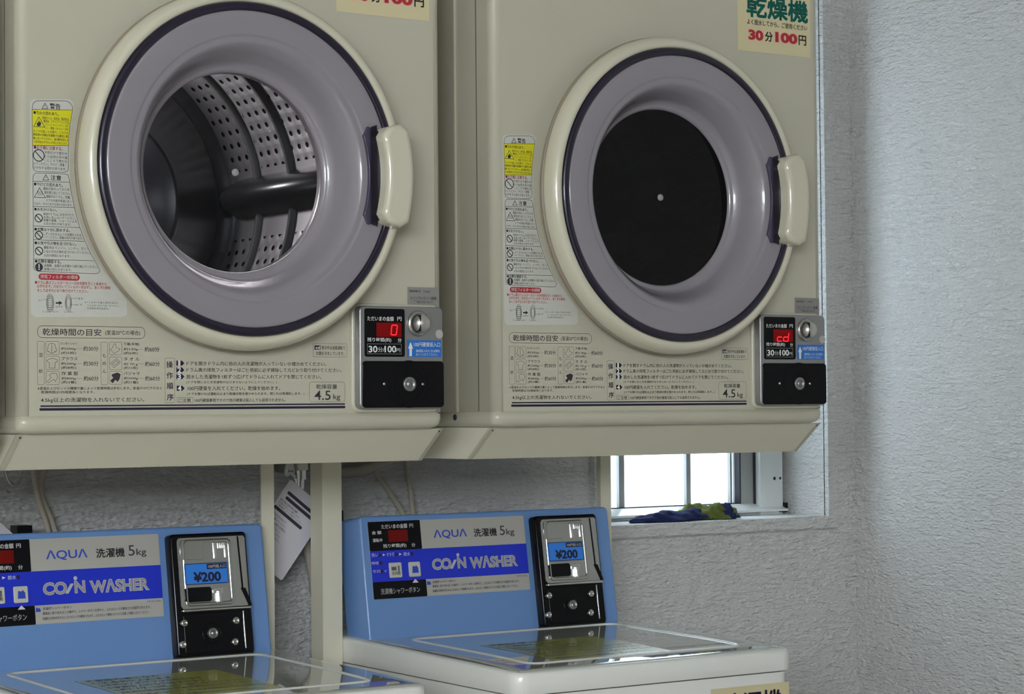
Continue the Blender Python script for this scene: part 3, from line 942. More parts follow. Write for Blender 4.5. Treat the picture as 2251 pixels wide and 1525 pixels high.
    rect(n_, (0.362,0.0713,0.3709,0.0766), H1); text(w_, 'cd', (0.3633,0.3699,0.074,0.004), H2, bold=.02)
    a, b = (0.0017,0.0037), (0.4044,0.0033)
    stroke(n_, [a, (b[0], a[1])], .0017, H1)
    a, b = (0.0012,-0.0001), (0.4041,-0.0005)
    stroke(n_, [a, (b[0], a[1])], .0029, H1)
    disc(n_, a, .00145, H1 + .0001, n=12); disc(n_, (b[0], a[1]), .00145, H1 + .0001, n=12)
    # garment pictograms
    def ico(P, closed=True):
        stroke(k_, P, .0004, H1, closed=closed)
    ico([(0.0125,0.0756),(0.0145,0.0761),(0.0173,0.0758),(0.0191,0.0744),(0.0212,0.0673),(0.0199,0.0657),(0.0189,0.0673),(0.0184,0.0653),(0.015,0.0645),(0.0122,0.0653),(0.0117,0.0672),(0.0107,0.066),(0.0097,0.0672),(0.0111,0.074)])
    ico([(0.0151,0.0748),(0.015,0.0645)], False)
    ico([(0.0096,0.0565),(0.014,0.0585),(0.0174,0.0586),(0.0218,0.057),(0.0218,0.0545),(0.0192,0.0538),(0.0192,0.0475),(0.0121,0.0475),(0.0121,0.0538),(0.0098,0.0546)])
    ico([(0.0123,0.0388),(0.0144,0.0415),(0.0207,0.0415),(0.0224,0.0372),(0.0194,0.032),(0.0177,0.0348),(0.0114,0.0305),(0.0095,0.032),(0.0144,0.0364)])
    ico([(0.0931,0.0763),(0.0951,0.0757),(0.0955,0.0719),(0.1003,0.0703),(0.0994,0.0683),(0.093,0.0646),(0.0881,0.0694),(0.0911,0.0718)])
    ico([(0.088,0.0533),(0.0963,0.059),(0.1007,0.0542),(0.0928,0.0481)]); ico([(0.0906,0.0529),(0.0959,0.0566),(0.0981,0.0542),(0.0932,0.0509)])
    poly(k_, [(0.0901,0.0404),(0.0971,0.0425),(0.1011,0.0405),(0.0997,0.0348),(0.0971,0.0316),(0.0945,0.034),(0.091,0.03),(0.0879,0.0328),(0.0919,0.0364),(0.0897,0.0384)][::-1], H1)
    gp = D(k_, 'instruction_lettering', ink, root)
    D(n_, 'navy_lettering', ink_n, gp)
    D(w_, 'white_numeral_lettering', ink_w, gp)
    return root, disp


mat_pink = mat('pale_pink_ink', (232, 176, 158), .6)


def seg_digits(spec, disp_parent):
    """spec: list of (u0, u1, v0, v1, segments) of lit seven-segment strokes"""
    mb = MB()
    for u0, u1, v0, v1, sg in spec:
        vm = (v0 + v1) / 2
        sk = (v1 - v0) * .06
        P = {'a': ((u0, v1), (u1, v1)), 'b': ((u1, v1), (u1, vm)), 'c': ((u1, vm), (u1, v0)), 'd': ((u0, v0), (u1, v0)), 'e': ((u0, vm), (u0, v0)), 'f': ((u0, v1), (u0, vm)), 'g': ((u0, vm), (u1, vm))}
        for s in sg:
            (a, b), (c, d) = P[s]
            e = .12
            p = (a + (c - a) * e + sk * (b - vm) / (v1 - v0) * 2, b + (d - b) * e)
            q = (c + (a - c) * e + sk * (d - vm) / (v1 - v0) * 2, d + (b - d) * e)
            stroke(mb, [p, q], .0011, .0190)
    return mb.build('led_digit', led_on, disp_parent, DBASE)


def drum_fill_lamp(drum):
    # unseen lamp added before the back plate to light the drum
    c = (XC + .015, .400, ZCD + .100)
    mb = MB(); lathe(mb, [(.0001, c[1]), (.012, c[1]), (.014, c[1] + .004), (.014, c[1] + .02)], (c[0], c[2]), 24)
    mb.build('drum_fill_lamp', lamp_m, drum, DBASE)
    d = bpy.data.lights.new('drum_fill_light', 'POINT')
    d.energy, d.shadow_soft_size, d.color = 2.6, .012, (1.0, .97, .95)
    o = bpy.data.objects.new('drum_fill_light', d)
    COL.objects.link(o); o.parent = drum
    o.location = (c[0] - DBASE[0], c[1] - .018 - DBASE[1], c[2] - DBASE[2])


dry1, disp1 = make_dryer()
dry2 = copy_tree(dry1)
dry2.location.x += .6577
dry1['label'] = 'cream coin dryer whose door window shows the lit perforated steel drum'
dry2['label'] = 'cream coin dryer whose round door window is solid black, beside the textured wall'


def find(o, stem_):
    if o.name.split('.')[0] == stem_:
        return o
    for ch in o.children:
        r = find(ch, stem_)
        if r:
            return r


a = (0.4626,0.0902,0.4706,0.1025)
seg_digits([(a[0], a[2], a[1], a[3], 'abcdef')], disp1)
a, b = (0.4485,0.0885,0.4573,0.1004), (0.4601,0.0886,0.4691,0.1005)
seg_digits([(a[0], a[2], a[1], a[3], 'deg'), (b[0], b[2], b[1], b[3], 'bcdeg')], find(dry2, 'display'))
dry0 = copy_tree(dry2)  # unseen dryer, added to keep light off the side of its neighbour
dry0.location.x = dry1.location.x - .605
dry0['label'] = 'unseen cream coin dryer added at the left to shade its neighbour'
find(dry1, 'price_sticker').location.z -= .0065
drum_fill_lamp(find(dry1, 'drum'))
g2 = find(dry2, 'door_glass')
g2.data = g2.data.copy(); g2.data.materials[0] = dark_glass  # darkness of this drum is put into the glass colour
g2['label'] = 'door glass tinted black in place of the dark drum interior'

# ------------------------------------------------------------------ dryer stands: sloping tray on angle-iron legs
SB = (.277, .28, 0)


def make_stand():
    root = thing('dryer_stand', 'x', 'stand', SB, 'dryer stands')
    S = lambda mb, n, m=cream2, p=root: mb.build(n, m, p, SB)
    zt, zb, y0, y1, ye = Z0 - .0288, Z0 - .0711, .0196, .0739, .50
    xa, xb, xc, xd = -.0172, .5625, -.0083, .5702
    xc, xd = xa, xb
    mb = MB()
    vs = [(xa, y0, zt), (xb, y0, zt), (xd, y1, zb), (xc, y1, zb), (xa, ye, zt), (xb, ye, zt), (xb, ye, zb), (xa, ye, zb)]
    mb.add(vs, [(0, 3, 2, 1), (0, 1, 5, 4), (0, 4, 7, 3), (1, 2, 6, 5), (4, 5, 6, 7)])
    # turned-in lower lips
    mb.add([(xa, y1, zb), (xb, y1, zb), (xb, y1 + .02, zb - .0005), (xa, y1 + .02, zb - .0005)], [(0, 1, 2, 3)])
    mb.add([(xa, y1, zb), (xa + .02, y1, zb), (xa + .02, ye, zb), (xa, ye, zb)], [(0, 1, 2, 3)])
    mb.add([(xb, y1, zb), (xb - .02, y1, zb), (xb - .02, ye, zb), (xb, ye, zb)], [(3, 2, 1, 0)])
    tray = S(mb, 'tray')
    for x0_, s in ((xa, 1), (xb, -1)):        # folded corner strip on each front corner
        e = .0016
        mb = MB()
        mb.add([(x0_ - s * e, y0 - .001, zt + .0003), (x0_ + s * .004, y0 - .0015, zt + .0003), (x0_ + s * .004, y1 - .0015, zb), (x0_ - s * e, y1 - .001, zb)], [(0, 3, 2, 1) if s > 0 else (0, 1, 2, 3)])
        mb.add([(x0_ - s * e, y0 - .001, zt + .0003), (x0_ - s * e, y1 - .001, zb), (x0_ - s * e, y1 + .005, zb), (x0_ - s * e, y0 + .005, zt + .0003)], [(0, 1, 2, 3) if s < 0 else (3, 2, 1, 0)])
        cs_ = S(mb, 'corner_strip', cream, tray)
        mb = MB(); disc(mb, (x0_ + s * .003, zt - .0035), .0014, -(y0 + .0028), n=12)
        S(mb, 'bolt', dark_gasket, cs_)
    for x0_, s, wd in ((-.0285, 1, .033), (.549, -1, .0205)):
        for yy, t in ((.45, 1),):
            mb = MB()
            box(mb, min(x0_, x0_ + s * wd), max(x0_, x0_ + s * wd), min(yy, yy + t * .003), max(yy, yy + t * .003), 0, zb)
            if t > 0:
                box(mb, min(x0_, x0_ + s * .003), max(x0_, x0_ + s * .003), yy + .003, yy + .035, 0, zb)
            else:
                box(mb, min(x0_, x0_ + s * .003), max(x0_, x0_ + s * .003), yy - .030, yy - .003, 0, zb)
            S(mb, 'leg', cream2)
    return root


st1 = make_stand()
st0 = copy_tree(st1)  # unseen stand, added to carry the shading dryer
st0.location.x -= .605
st0['label'] = 'unseen cream steel stand added under the shading dryer at the left'
st2 = copy_tree(st1)
st2.location.x += .6577
max((c for c in st2.children if c.name.startswith('leg')), key=lambda c: c.data.vertices[0].co.x).location.x -= .045   # set a little further in
st1['label'] = 'cream steel stand with sloping front tray under the dryer with the lit drum'
st2['label'] = 'cream steel stand with sloping front tray just above the small window'

# ------------------------------------------------------------------ coin washer
WXO = .663                      # left side of the right washer in the room
WB = (.243, .265, 0)            # washer base centre in its own build coordinates
PB, PV, PN = Vector((.0153, .4, -.3395)), Vector((0, .1525, .9883)), Vector((0, -.9883, .1525))


def PF(u, v, h):
    p = PB + Vector((u, 0, 0)) + PV * v + PN * h
    return (p.x, p.y, p.z + Z0)


def zl(y):                      # the lid rises to the back and rolls down towards the front
    return Z0 - .3480 + .0215 * y - .15 * max(0, .16 - y) ** 2


def LF(u, v, h):                # lid surface: u along x, v = depth y, h above
    return (u, v, zl(v) + h)


def make_washer():
    root = thing('coin_washer', 'x', 'washing machine', (WXO + WB[0], WB[1], 0), 'coin washing machines')
    D = lambda mb, n, m, p=root: mb.build(n, m, p, WB)
    W, DP = .486, .53

    def outline(d, r=.022):
        pts = []
        for cx, cy, a in ((W - d - r, d + r, 270), (W - d - r, DP - d - r, 0), (d + r, DP - d - r, 90), (d + r, d + r, 180)):
            for k in range(7):
                t = math.radians(a + 15 * k)
                pts.append((cx + r * math.cos(t), cy + r * math.sin(t)))
        return pts

    def stack(lv, capb=True, capt=True):
        m2 = MB()
        rows = [[(x, y, (z(y) if callable(z) else z)) for x, y in outline(d)] for d, z in lv]
        n = len(rows[0])
        m2.add([p for r_ in rows for p in r_], [(k * n + i, k * n + (i + 1) % n, (k + 1) * n + (i + 1) % n, (k + 1) * n + i) for k in range(len(rows) - 1) for i in range(n)], True)
        if capb:
            m2.add(rows[0], [tuple(reversed(range(n)))])
        if capt:
            m2.add(rows[-1], [tuple(range(n))])
        return m2
    S1 = lambda y: Z0 - .3815 + .012 * y
    D(stack([(.004, .03), (.004, lambda y: S1(y) - .002)]), 'body', washer_cream)
    D(stack([(.007, lambda y: S1(y) - .003), (.007, lambda y: S1(y) + .001)]), 'seam', seam_d)
    top = D(stack([(.001, S1), (0, lambda y: S1(y) + .0015), (0, lambda y: zl(y) - .006), (.0012, lambda y: zl(y) - .0025), (.004, lambda y: zl(y) - .0006), (.0085, lambda y: zl(y) - .0002)], capt=True), 'top_cover', washer_cream)
    for x, y in ((.04, .04), (.446, .04), (.04, .49), (.446, .49)):
        mb = MB(); lathe(mb, [(.0001, 0), (.022, 0), (.022, .03), (.0001, .03)], (0, 0), 16)
        mb.v = [(x + a, y + c, b) for a, b, c in mb.v]
        D(mb, 'foot', black_m)
    # glossy lid plate with a moulded outline
    mb = MB()
    us = [.0115, .0120, .0132, .016] + [.03 + .426 * k / 8 for k in range(9)] + [.470, .4728, .4740, .4745]
    vs_ = [.0095, .0100, .0112, .014] + [.02 + .36 * k / 24 for k in range(25)] + [.388, .3908, .392, .3925]
    edge = lambda a, L: min((a - L[0]), (L[-1] - a)) / .0045
    grid = [LF(u, v, .0012 - .0017 * (1 - min(1, edge(u, us), edge(v, vs_))) ** 2) for v in vs_ for u in us]
    nu = len(us)
    mb.add(grid, [(j * nu + i, j * nu + i + 1, (j + 1) * nu + i + 1, (j + 1) * nu + i) for j in range(len(vs_) - 1) for i in range(nu - 1)], True)
    lid = D(mb, 'lid', lid_gloss)
    mb = MB()
    O_ = (.054, .047, .434, .362)
    a_, b_, c_ = rrect(*O_, .02), rrect(O_[0] + .002, O_[1] + .002, O_[2] - .002, O_[3] - .002, .018), rrect(O_[0] + .006, O_[1] + .006, O_[2] - .006, O_[3] - .006, .014)
    d_ = rrect(O_[0] + .004, O_[1] + .004, O_[2] - .004, O_[3] - .004, .016)
    # the same number of points around each outline
    def even(P):
        L = [0]
        for i in range(len(P)):
            L.append(L[-1] + (Vector(P[i]) - Vector(P[(i + 1) % len(P)])).length)
        out, j = [], 0
        for k in range(160):
            d = L[-1] * k / 160
            while L[j + 1] < d:
                j += 1
            f = (d - L[j]) / max(1e-9, L[j + 1] - L[j])
            out.append(tuple(Vector(P[j]).lerp(Vector(P[(j + 1) % len(P)]), f)))
        return out
    a_, b_, d_, c_ = (even(p_) for p_ in (a_, b_, d_, c_))
    n = len(a_)
    vs = [LF(u, v, .0011) for u, v in a_] + [LF(u, v, .0026) for u, v in b_] + [LF(u, v, .0028) for u, v in d_] + [LF(u, v, .0011) for u, v in c_]
    mb.add(vs, [(k * n + i, k * n + (i + 1) % n, (k + 1) * n + (i + 1) % n, (k + 1) * n + i) for k in range(3) for i in range(n)], True)
    D(mb, 'lid_ridge', washer_cream, lid)
    mb = MB()
    for k in range(16):
        rect(mb, (.105, .055 + .19 * k / 16, .305, .055 + .19 * (k + 1) / 16), .0015, LF)
    ls = D(mb, 'lid_label', st_green, lid)
    mb = MB()
    LN = ['洗濯機の使いかた', '①洗濯物を入れます。', '②洗剤を入れてフタを閉めます。', '③硬貨を入れると始まります。', '④終了ブザーが鳴ったら取り出してください。', '※毛布や防水性の衣類は洗わないでください。', '※泥や砂のついたものは入れないでください。', '※運転中はフタを開けないでください。']
    for k, s_ in enumerate(LN):
        L_ = .055 + .0062 * len(s_)
        text(mb, s_, (.112, min(.298, .112 + L_), .232 - .0225 * k, .0135), .0019, LF)
    D(mb, 'lid_label_lettering', ink, ls)
    # sticker on the front
    mb = MB(); rect(mb, ((0.3318,-0.3973)[0], Z0 - .60, (0.4768,-0.4035)[0], Z0 + (0.4017,-0.3983)[1]), -.0035)
    fs_ = D(mb, 'name_sticker', st_beige, root)
    mb = MB()
    tt = (0.427,-0.4067)[1]
    text(mb, '洗濯機', ((0.3515,-0.4027)[0], (0.4629,-0.4095)[0], Z0 + tt - .024, .048), -.0030, bold=.04)
    D(mb, 'name_lettering', ink_n, fs_)
    # control housing
    mb = MB()
    HW, HV = .4585, .1805
    out = []
    r = .008
    prof = [(HW, 0), (HW, HV), (0, HV), (0, 0)]
    face = rrect(0, -.012, HW, HV, .007)
    slab(mb, face, -.062, 0, PF, bev=.0035, seg=3)
    ph = D(mb, 'control_housing', blue_body)
    # printed panel
    L0 = (.0131, .0573, .2940, .1716)
    bt, bb = (0.1037,0.1283), (0.1053,0.0825)
    k1, v1, v2, k2 = bt[0], bt[1], bb[1], bb[0]
    mb = MB(); slab(mb, rrect(*L0, .002), .0, .0008, PF)
    pl = D(mb, 'control_panel', silver_l, ph)
    hp, hq = .0010, .0013
    mb = MB(); rect(mb, (L0[0], v2, L0[2], v1), hp, PF); D(mb, 'blue_band', blue_print, pl)
    mb = MB()
    rect(mb, (L0[0], v1, k1 + .0005, L0[3]), hp, PF, r=.0015); rect(mb, (L0[0], L0[1], k2 + .0008, v2), hp, PF, r=.0015)
    D(mb, 'black_field', black_m, pl)
    mb = MB(); rect(mb, (0.0468,0.1404,0.0809,0.1582), hq, PF); D(mb, 'display', led_off, pl)
    mb = MB()
    for s_, T, b_ in (('ただいまの金額', (0.0362,0.0812,0.1638,0.007), .01), ('円', (0.085,0.0915,0.1636,0.0056), .01), ('金 額', (0.0187,0.0353,0.1554,0.0053), .01), ('運転中', (0.0194,0.0359,0.144,0.0055), .01), ('残り時間(約)', (0.0365,0.0768,0.1346,0.0067), .01), ('分', (0.0858,0.0925,0.1347,0.0058), .01),
                      ('洗い', (0.0147,0.0268,0.1225,0.0055), 0), ('すすぎ', (0.0412,0.0544,0.1223,0.0055), 0), ('脱水', (0.0706,0.0823,0.1217,0.0055), 0), ('時短', (0.0142,0.0263,0.1105,0.0045), 0), ('セロ', (0.0147,0.0276,0.0986,0.0043), 0), ('イ', (0.0341,0.039,0.098,0.0043), 0), ('洗濯機シャワーボタン', (0.0257,0.0939,0.0681,0.0088), .016)):
        text(mb, s_, T, hq, PF, bold=b_)
    poly(mb, [(0.0346,0.1239),(0.0389,0.1221),(0.0345,0.1202)][::-1], hq, PF); poly(mb, [(0.0627,0.1238),(0.0676,0.1218),(0.0626,0.1199)][::-1], hq, PF)
    poly(mb, [(0.0818,0.0784),(0.0926,0.0784),(0.0872,0.0841)], hq, PF)
    D(mb, 'panel_lettering', ink_w, pl)
    for q in ((0.0292,0.1223), (0.058,0.122), (0.0852,0.1216), (0.0298,0.1101), (0.0306,0.0981)):
        mb = MB(); disc(mb, q, .0028, hq, PF, n=16)
        D(mb, 'indicator_lamp', mat_lamp, pl)
    for R_, kind in (((0.043,0.0874,0.0646,0.1098), 0), ((0.0771,0.0872,0.0972,0.1094), 1)):
        mb = MB(); slab(mb, rrect(*R_, .0022), .0008, .0030, PF, bev=.0008)
        bt_ = D(mb, 'push_button', st_white, pl)
        mb = MB()
        u0, v0, u1, v1_ = R_
        if kind:
            poly(mb, [(u0 + (u1 - u0) * x, v0 + (v1_ - v0) * y) for x, y in ((.25, .25), (.8, .25), (.78, .6), (.6, .78), (.55, .68), (.3, .72))], .0032, PF)
            D(mb, 'button_symbol', ink_b, bt_)
        else:
            rect(mb, (u0 + (u1 - u0) * .15, v0 + (v1_ - v0) * .48, u0 + (u1 - u0) * .55, v0 + (v1_ - v0) * .72), .0032, PF)
            text(mb, '1', (u0 + (u1 - u0) * .68, u0 + (u1 - u0) * .8, v0 + (v1_ - v0) * .6, .008), .0032, PF, bold=.03)
            text(mb, '全自動', (u0 + (u1 - u0) * .15, u0 + (u1 - u0) * .85, v0 + (v1_ - v0) * .3, .0055), .0032, PF, bold=.02)
            D(mb, 'button_symbol', ink_grey, bt_)
    mb = MB()
    text(mb, 'ΛQUΛ', (0.1265,0.1866,0.1485,0.0142), hp, PF, bold=.014)
    u0, v0, u1, v1_ = (0.1073,0.0739,0.1141,0.0801)
    poly(mb, [(u0 + (u1 - u0) * x, v0 + (v1_ - v0) * y) for x, y in ((.0, .0), (1, .0), (.95, .6), (.6, .9), (.5, .75), (.05, 1))], hp, PF)
    D(mb, 'logo_lettering', ink_b, pl)
    mb = MB()
    text(mb, '洗濯機', (0.1991,0.2416,0.1485,0.0128), hp, PF, bold=.03)
    text(mb, '5', (0.2473,0.2566,0.1502,0.0144), hp, PF); text(mb, 'kg', (0.259,0.274,0.1464,0.0119), hp, PF, bold=.01)
    text(mb, '洗濯機シャワーボタン', (0.1171,0.1588,0.0776,0.0039), hp, PF, bold=.01)
    text(mb, '硬貨投入前であればこの操作で、シャワーボタンを押すと、ふたのロックが解除され洗濯機を洗えます。', (0.1167,0.275,0.0713,0.0041), hp, PF, bold=.01)
    text(mb, '洗濯機の洗浄が終わるとふたのロックが解除されます。ふたのロック解除されてから洗濯と衣類を入れてください。', (0.116,0.2719,0.0644,0.0041), hp, PF, bold=.01)
    text(mb, 'MCW-C50A', (0.2711,0.2907,0.0789,0.0022), hp, PF)
    D(mb, 'small_lettering', ink, pl)
    o_, i_ = MB(), MB()
    for s_, T, sh in (('CO', (0.1188,0.1537,0.1039,0.0177), .05), ('N', (0.1643,0.1803,0.1043,0.0171), .0), ('WΛSHER', (0.1864,0.2752,0.1035,0.0185), .0)):
        text(o_, s_, T, hq, PF, bold=.055, shear=sh)
        d_ = .0009
        text(i_, s_, (T[0] + d_, T[1] - d_, T[2], T[3] - .0018), hq + .0002, PF, bold=.012, shear=sh)
    poly(o_, [(0.1503,0.0962),(0.159,0.1094),(0.1639,0.1092),(0.1552,0.0959)][::-1], hq, PF)
    disc(o_, (0.1665,0.1162), .0028, hq, PF, n=16)
    tb = D(o_, 'title_outline', ink_s2, pl)
    D(i_, 'title_lettering', ink_s, tb)
    # coin box
    mb = MB(); slab(mb, rrect(.3034, -.003, .4222, .1685, .006), -.004, .0172, PF, bev=.003)
    cb = D(mb, 'coin_box', black)
    F_ = (0.3029,0.0645,0.4229,0.1607)
    mb = MB()
    C0, C1, C2, C3 = .3135, .0640, .4185, .1625
    slab(mb, rrect(C0, C1, C2, C3, .004), .0165, .0182, PF)
    ch = D(mb, 'coin_plate', chrome_d, cb)
    # dished pocket in the chrome: a raised rim around a flat field
    mb = MB()
    I0, I1, I2, I3 = .3200, .0670, .3960, .1600
    o1, o2, o3 = rrect(I0, I1, I2, I3, .007), rrect(I0 + .0025, I1 + .0025, I2 - .0025, I3 - .0025, .006), rrect(I0 + .005, I1 + .005, I2 - .005, I3 - .005, .005)
    n = len(o1)
    mb.add([PF(u, v, .0182) for u, v in o1] + [PF(u, v, .0204) for u, v in o2] + [PF(u, v, .0185) for u, v in o3], [(k * n + i, k * n + (i + 1) % n, (k + 1) * n + (i + 1) % n, (k + 1) * n + i) for k in range(2) for i in range(n)], True)
    D(mb, 'pocket_rim', chrome_d, ch)
    q = [(0.3151,0.132),(0.3182,0.1579),(0.3209,0.1592),(0.3506,0.1574),(0.3528,0.1545),(0.3514,0.1315)]
    mb = MB(); slab(mb, q[::-1], .018, .0194, PF, bev=.0005); D(mb, 'embossed_pad', chrome_d, ch)
    for R_ in ((0.3678,0.1315,0.3721,0.1545), (0.385,0.1323,0.3878,0.149)):
        mb = MB(); slab(mb, rrect(*R_, .0008), .018, .0202, PF, bev=.0005)
        D(mb, 'coin_guide', chrome, ch)
    mb = MB()
    for k in range(4):
        a = (0.375,0.1455,0.3774,0.1539)
        w = .0032
        slab(mb, rrect(a[0] + w * k, a[1], a[0] + w * k + .0022, a[3], .0006), .018, .0200, PF, bev=.0005)
    D(mb, 'coin_grille', chrome, ch)
    LB = (0.3208,0.0971,0.3874,0.1262)
    mb = MB(); slab(mb, rrect(*LB, .0012), .018, .0205, PF, bev=.0004); lb = D(mb, 'price_label', st_lcd, cb)
    mb = MB(); frame_rr(mb, LB, .0012, .0009, .0207, PF); rect(mb, (0.3549,0.1175,0.3856,0.1247), .0207, PF)
    text(mb, '¥200', (0.3331,0.3759,0.107,0.0141), .0208, PF, bold=.036)
    D(mb, 'price_lettering', ink_n, lb)
    mb = MB(); text(mb, '100円投入口', (0.3571,0.3839,0.1211,0.0045), .0209, PF); D(mb, 'slot_lettering', ink_w, lb)
    mb = MB(); slab(mb, rrect(*(0.319,0.073,0.3603,0.093), .004), .018, .0196, PF); D(mb, 'return_cup', black_m, ch)
    mb = MB(); slab(mb, rrect(*(0.368,0.0701,0.3732,0.0874), .0012), .018, .0245, PF, bev=.001); rect(mb, (0.3638,0.0884,0.3793,0.0902), .0190, PF)
    slab(mb, rrect(*(0.3627,0.0833,0.3782,0.0888), .001), .018, .0192, PF)
    D(mb, 'return_lever', chrome, ch)
    mb = MB()
    poly(mb, [(0.4064,0.1617),(0.4085,0.1616),(0.4109,0.0883),(0.4084,0.0885)][::-1], .0186, PF); poly(mb, [(0.4067,0.089),(0.414,0.0886),(0.4224,0.0646),(0.4185,0.0613)][::-1], .0188, PF)
    D(mb, 'cover_gap', black_m, ch)
    mb = MB(); slab(mb, rrect(C0 - .0005, .0595, C2 + .0005, .0635, .0015), .0165, .0225, PF, bev=.0015)
    D(mb, 'plate_lip', chrome, ch)
    mb = MB(); slab(mb, rrect(.3145, .0015, .4060, .0575, .003), .0165, .0186, PF, bev=.0008)
    cd = D(mb, 'cash_door', black, cb)
    for q in ((0.3144,0.045), (0.3944,0.0437), (0.3102,0.0157), (0.3903,0.0144)):
        mb = MB(); vs = MB(); lathe(vs, [(.0056, -.0180), (.0056, -.0200), (.0048, -.0220), (.0028, -.0232), (.0024, -.0222), (.0001, -.0222)], (0, 0), 24)
        mb.add([PF(q[0] + x, q[1] + z, -y) for x, y, z in vs.v], vs.f, True)
        D(mb, 'bolt', steel_bolt, cd)
    q = (0.3566,0.0284)
    mb = MB(); vs = MB(); lathe(vs, [(.0074, -.0180), (.0074, -.0232), (.0066, -.0240), (.0048, -.0240), (.0046, -.0228), (.0030, -.0228), (.0028, -.0238), (.0001, -.0238)], (0, 0), 28)
    mb.add([PF(q[0] + x, q[1] + z, -y) for x, y, z in vs.v], vs.f, True)
    D(mb, 'lock', lock_m, cd)
    mb = MB(); vs = MB(); lathe(vs, [(.0150, -.0180), (.0145, -.0192), (.0135, -.0186)], (0, 0), 32)
    mb.add([PF(q[0] + x, q[1] + z, -y) for x, y, z in vs.v], vs.f, True)
    D(mb, 'lock_ring', black, cd)
    mb = MB(); slab(mb, rrect(.4068, .004, .4085, .0570, .0006), .0165, .0190, PF, bev=.0004); D(mb, 'edge_strip', chrome, cb)
    # inlet connector behind the housing
    mb = MB(); box(mb, .012, .034, .505, .53, Z0 - .20, Z0 - .1555)
    D(mb, 'inlet_connector', black_m)
    return root


mat_lamp = mat('unlit_lamp', (44, 26, 74), .3)
wr = make_washer()
wl_ = copy_tree(wr)
wl_.location.x -= .6195
wl_.location.z -= .0040
for ch in wl_.children:
    if ch.name.startswith('inlet_connector'):
        ch.location.x += .123
wr['label'] = 'pale blue and cream coin washer beside the small window, its lid catching the daylight'
wl_['label'] = 'pale blue and cream coin washer cut off by the bottom left corner of the photo'

# ------------------------------------------------------------------ things behind the machines
def one(mb, name, m, label, cat, off, group=None):
    o = mb.build(name, m, None, off)
    o.location = off
    return tag(o, label, cat, group)


zz = lambda z: Z0 + z
# cords
for pts, off, lab in (
        ([(.228, .585, zz(-.02)), (.233, .580, zz(-.085)), (.240, .575, zz(-.13)), (.252, .570, zz(-.175)), (.262, .57, zz(-.25)), (.265, .575, zz(-.6)), (.265, .58, zz(-1.20))], (.228, .585, 0), 'beige cord behind the lower left washer, left one of its pair at the top'),
        ([(.258, .590, zz(-.02)), (.254, .590, zz(-.075)), (.249, .587, zz(-.12)), (.262, .578, zz(-.165)), (.277, .57, zz(-.25)), (.280, .575, zz(-.6)), (.280, .58, zz(-1.20))], (.258, .59, 0), 'beige cord behind the lower left washer, right one of its pair, bending inward'),
        ([(.775, .587, zz(-.06)), (.800, .583, zz(-.10)), (.828, .578, zz(-.140)), (.850, .572, zz(-.185)), (.865, .57, zz(-.30)), (.868, .575, zz(-.6)), (.868, .58, zz(-1.20))], (.775, .587, 0), 'pale cord slanting down the wall behind the washer beside the window'),
        ([(.860, .590, zz(-.02)), (.862, .590, zz(-.085)), (.866, .585, zz(-.13)), (.868, .578, zz(-.175)), (.882, .57, zz(-.30)), (.884, .575, zz(-.6)), (.884, .58, zz(-1.20))], (.86, .59, 0), 'pale cord hanging almost straight behind the washer beside the window')):
    mb = MB(); tube(mb, pts, .0042)
    one(mb, 'power_cord', cord_m, lab, 'cord', off, 'cords behind the machines')
mb = MB(); tube(mb, [(.675, .575, zz(-.085)), (.735, .565, zz(-.100)), (.80, .57, zz(-.088)), (.86, .58, zz(-.065)), (.90, .585, zz(-.04))], .0085)
one(mb, 'drain_hose', hose_m, 'pale hose curving along the wall just under the dryer trays', 'hose', (.675, .575, 0))
mb = MB(); tube(mb, [(.650, .54, zz(-.19)), (.662, .548, zz(-.225)), (.675, .555, zz(-.275)), (.682, .56, zz(-.34)), (.685, .565, zz(-.6)), (.685, .57, zz(-1.20))], .0075)
one(mb, 'supply_hose', hose_m, 'pale water hose dropping behind the white tag between the two washers', 'hose', (.65, .54, 0))
# tap with its lever
tp = thing('water_tap', 'nickel water tap with a hex nut between the two stand legs, above the white tag', 'tap', (.640, .55, zz(-.115)))
TO = (.640, .55, zz(-.115))
mb = MB(); tube(mb, [(.640, .598, zz(-.088)), (.640, .57, zz(-.088)), (.640, .54, zz(-.088))], .011, n=16, sub=2)
tb = mb.build('tap_body', brass, tp, TO)
mb = MB()
def vcyl(mb, x, y, z0, z1, r, n=20, sm=True):
    vs = []
    for z in (z0, z1):
        vs += [(x + r * math.cos(2 * PI * k / n), y + r * math.sin(2 * PI * k / n), z) for k in range(n)]
    mb.add(vs, [(k, (k + 1) % n, n + (k + 1) % n, n + k) for k in range(n)], sm)
    mb.add(vs[:n], [tuple(reversed(range(n)))]); mb.add(vs[n:], [tuple(range(n))])
vcyl(mb, .640, .54, zz(-.094), zz(-.070), .0165, 6, False)
mb.build('hex_nut', brass, tp, TO)
mb = MB(); vcyl(mb, .640, .54, zz(-.108), zz(-.094), .0125); vcyl(mb, .640, .54, zz(-.122), zz(-.108), .0095); vcyl(mb, .640, .54, zz(-.070), zz(-.04), .0095)
mb.build('spout', chrome_d, tp, TO)
mb = MB(); tube(mb, [(.628, .535, zz(-.065)), (.616, .53, zz(-.085)), (.612, .528, zz(-.100)), (.620, .528, zz(-.098)), (.628, .53, zz(-.104))], .003)
mb.build('lever', white_pvc, tp, TO)
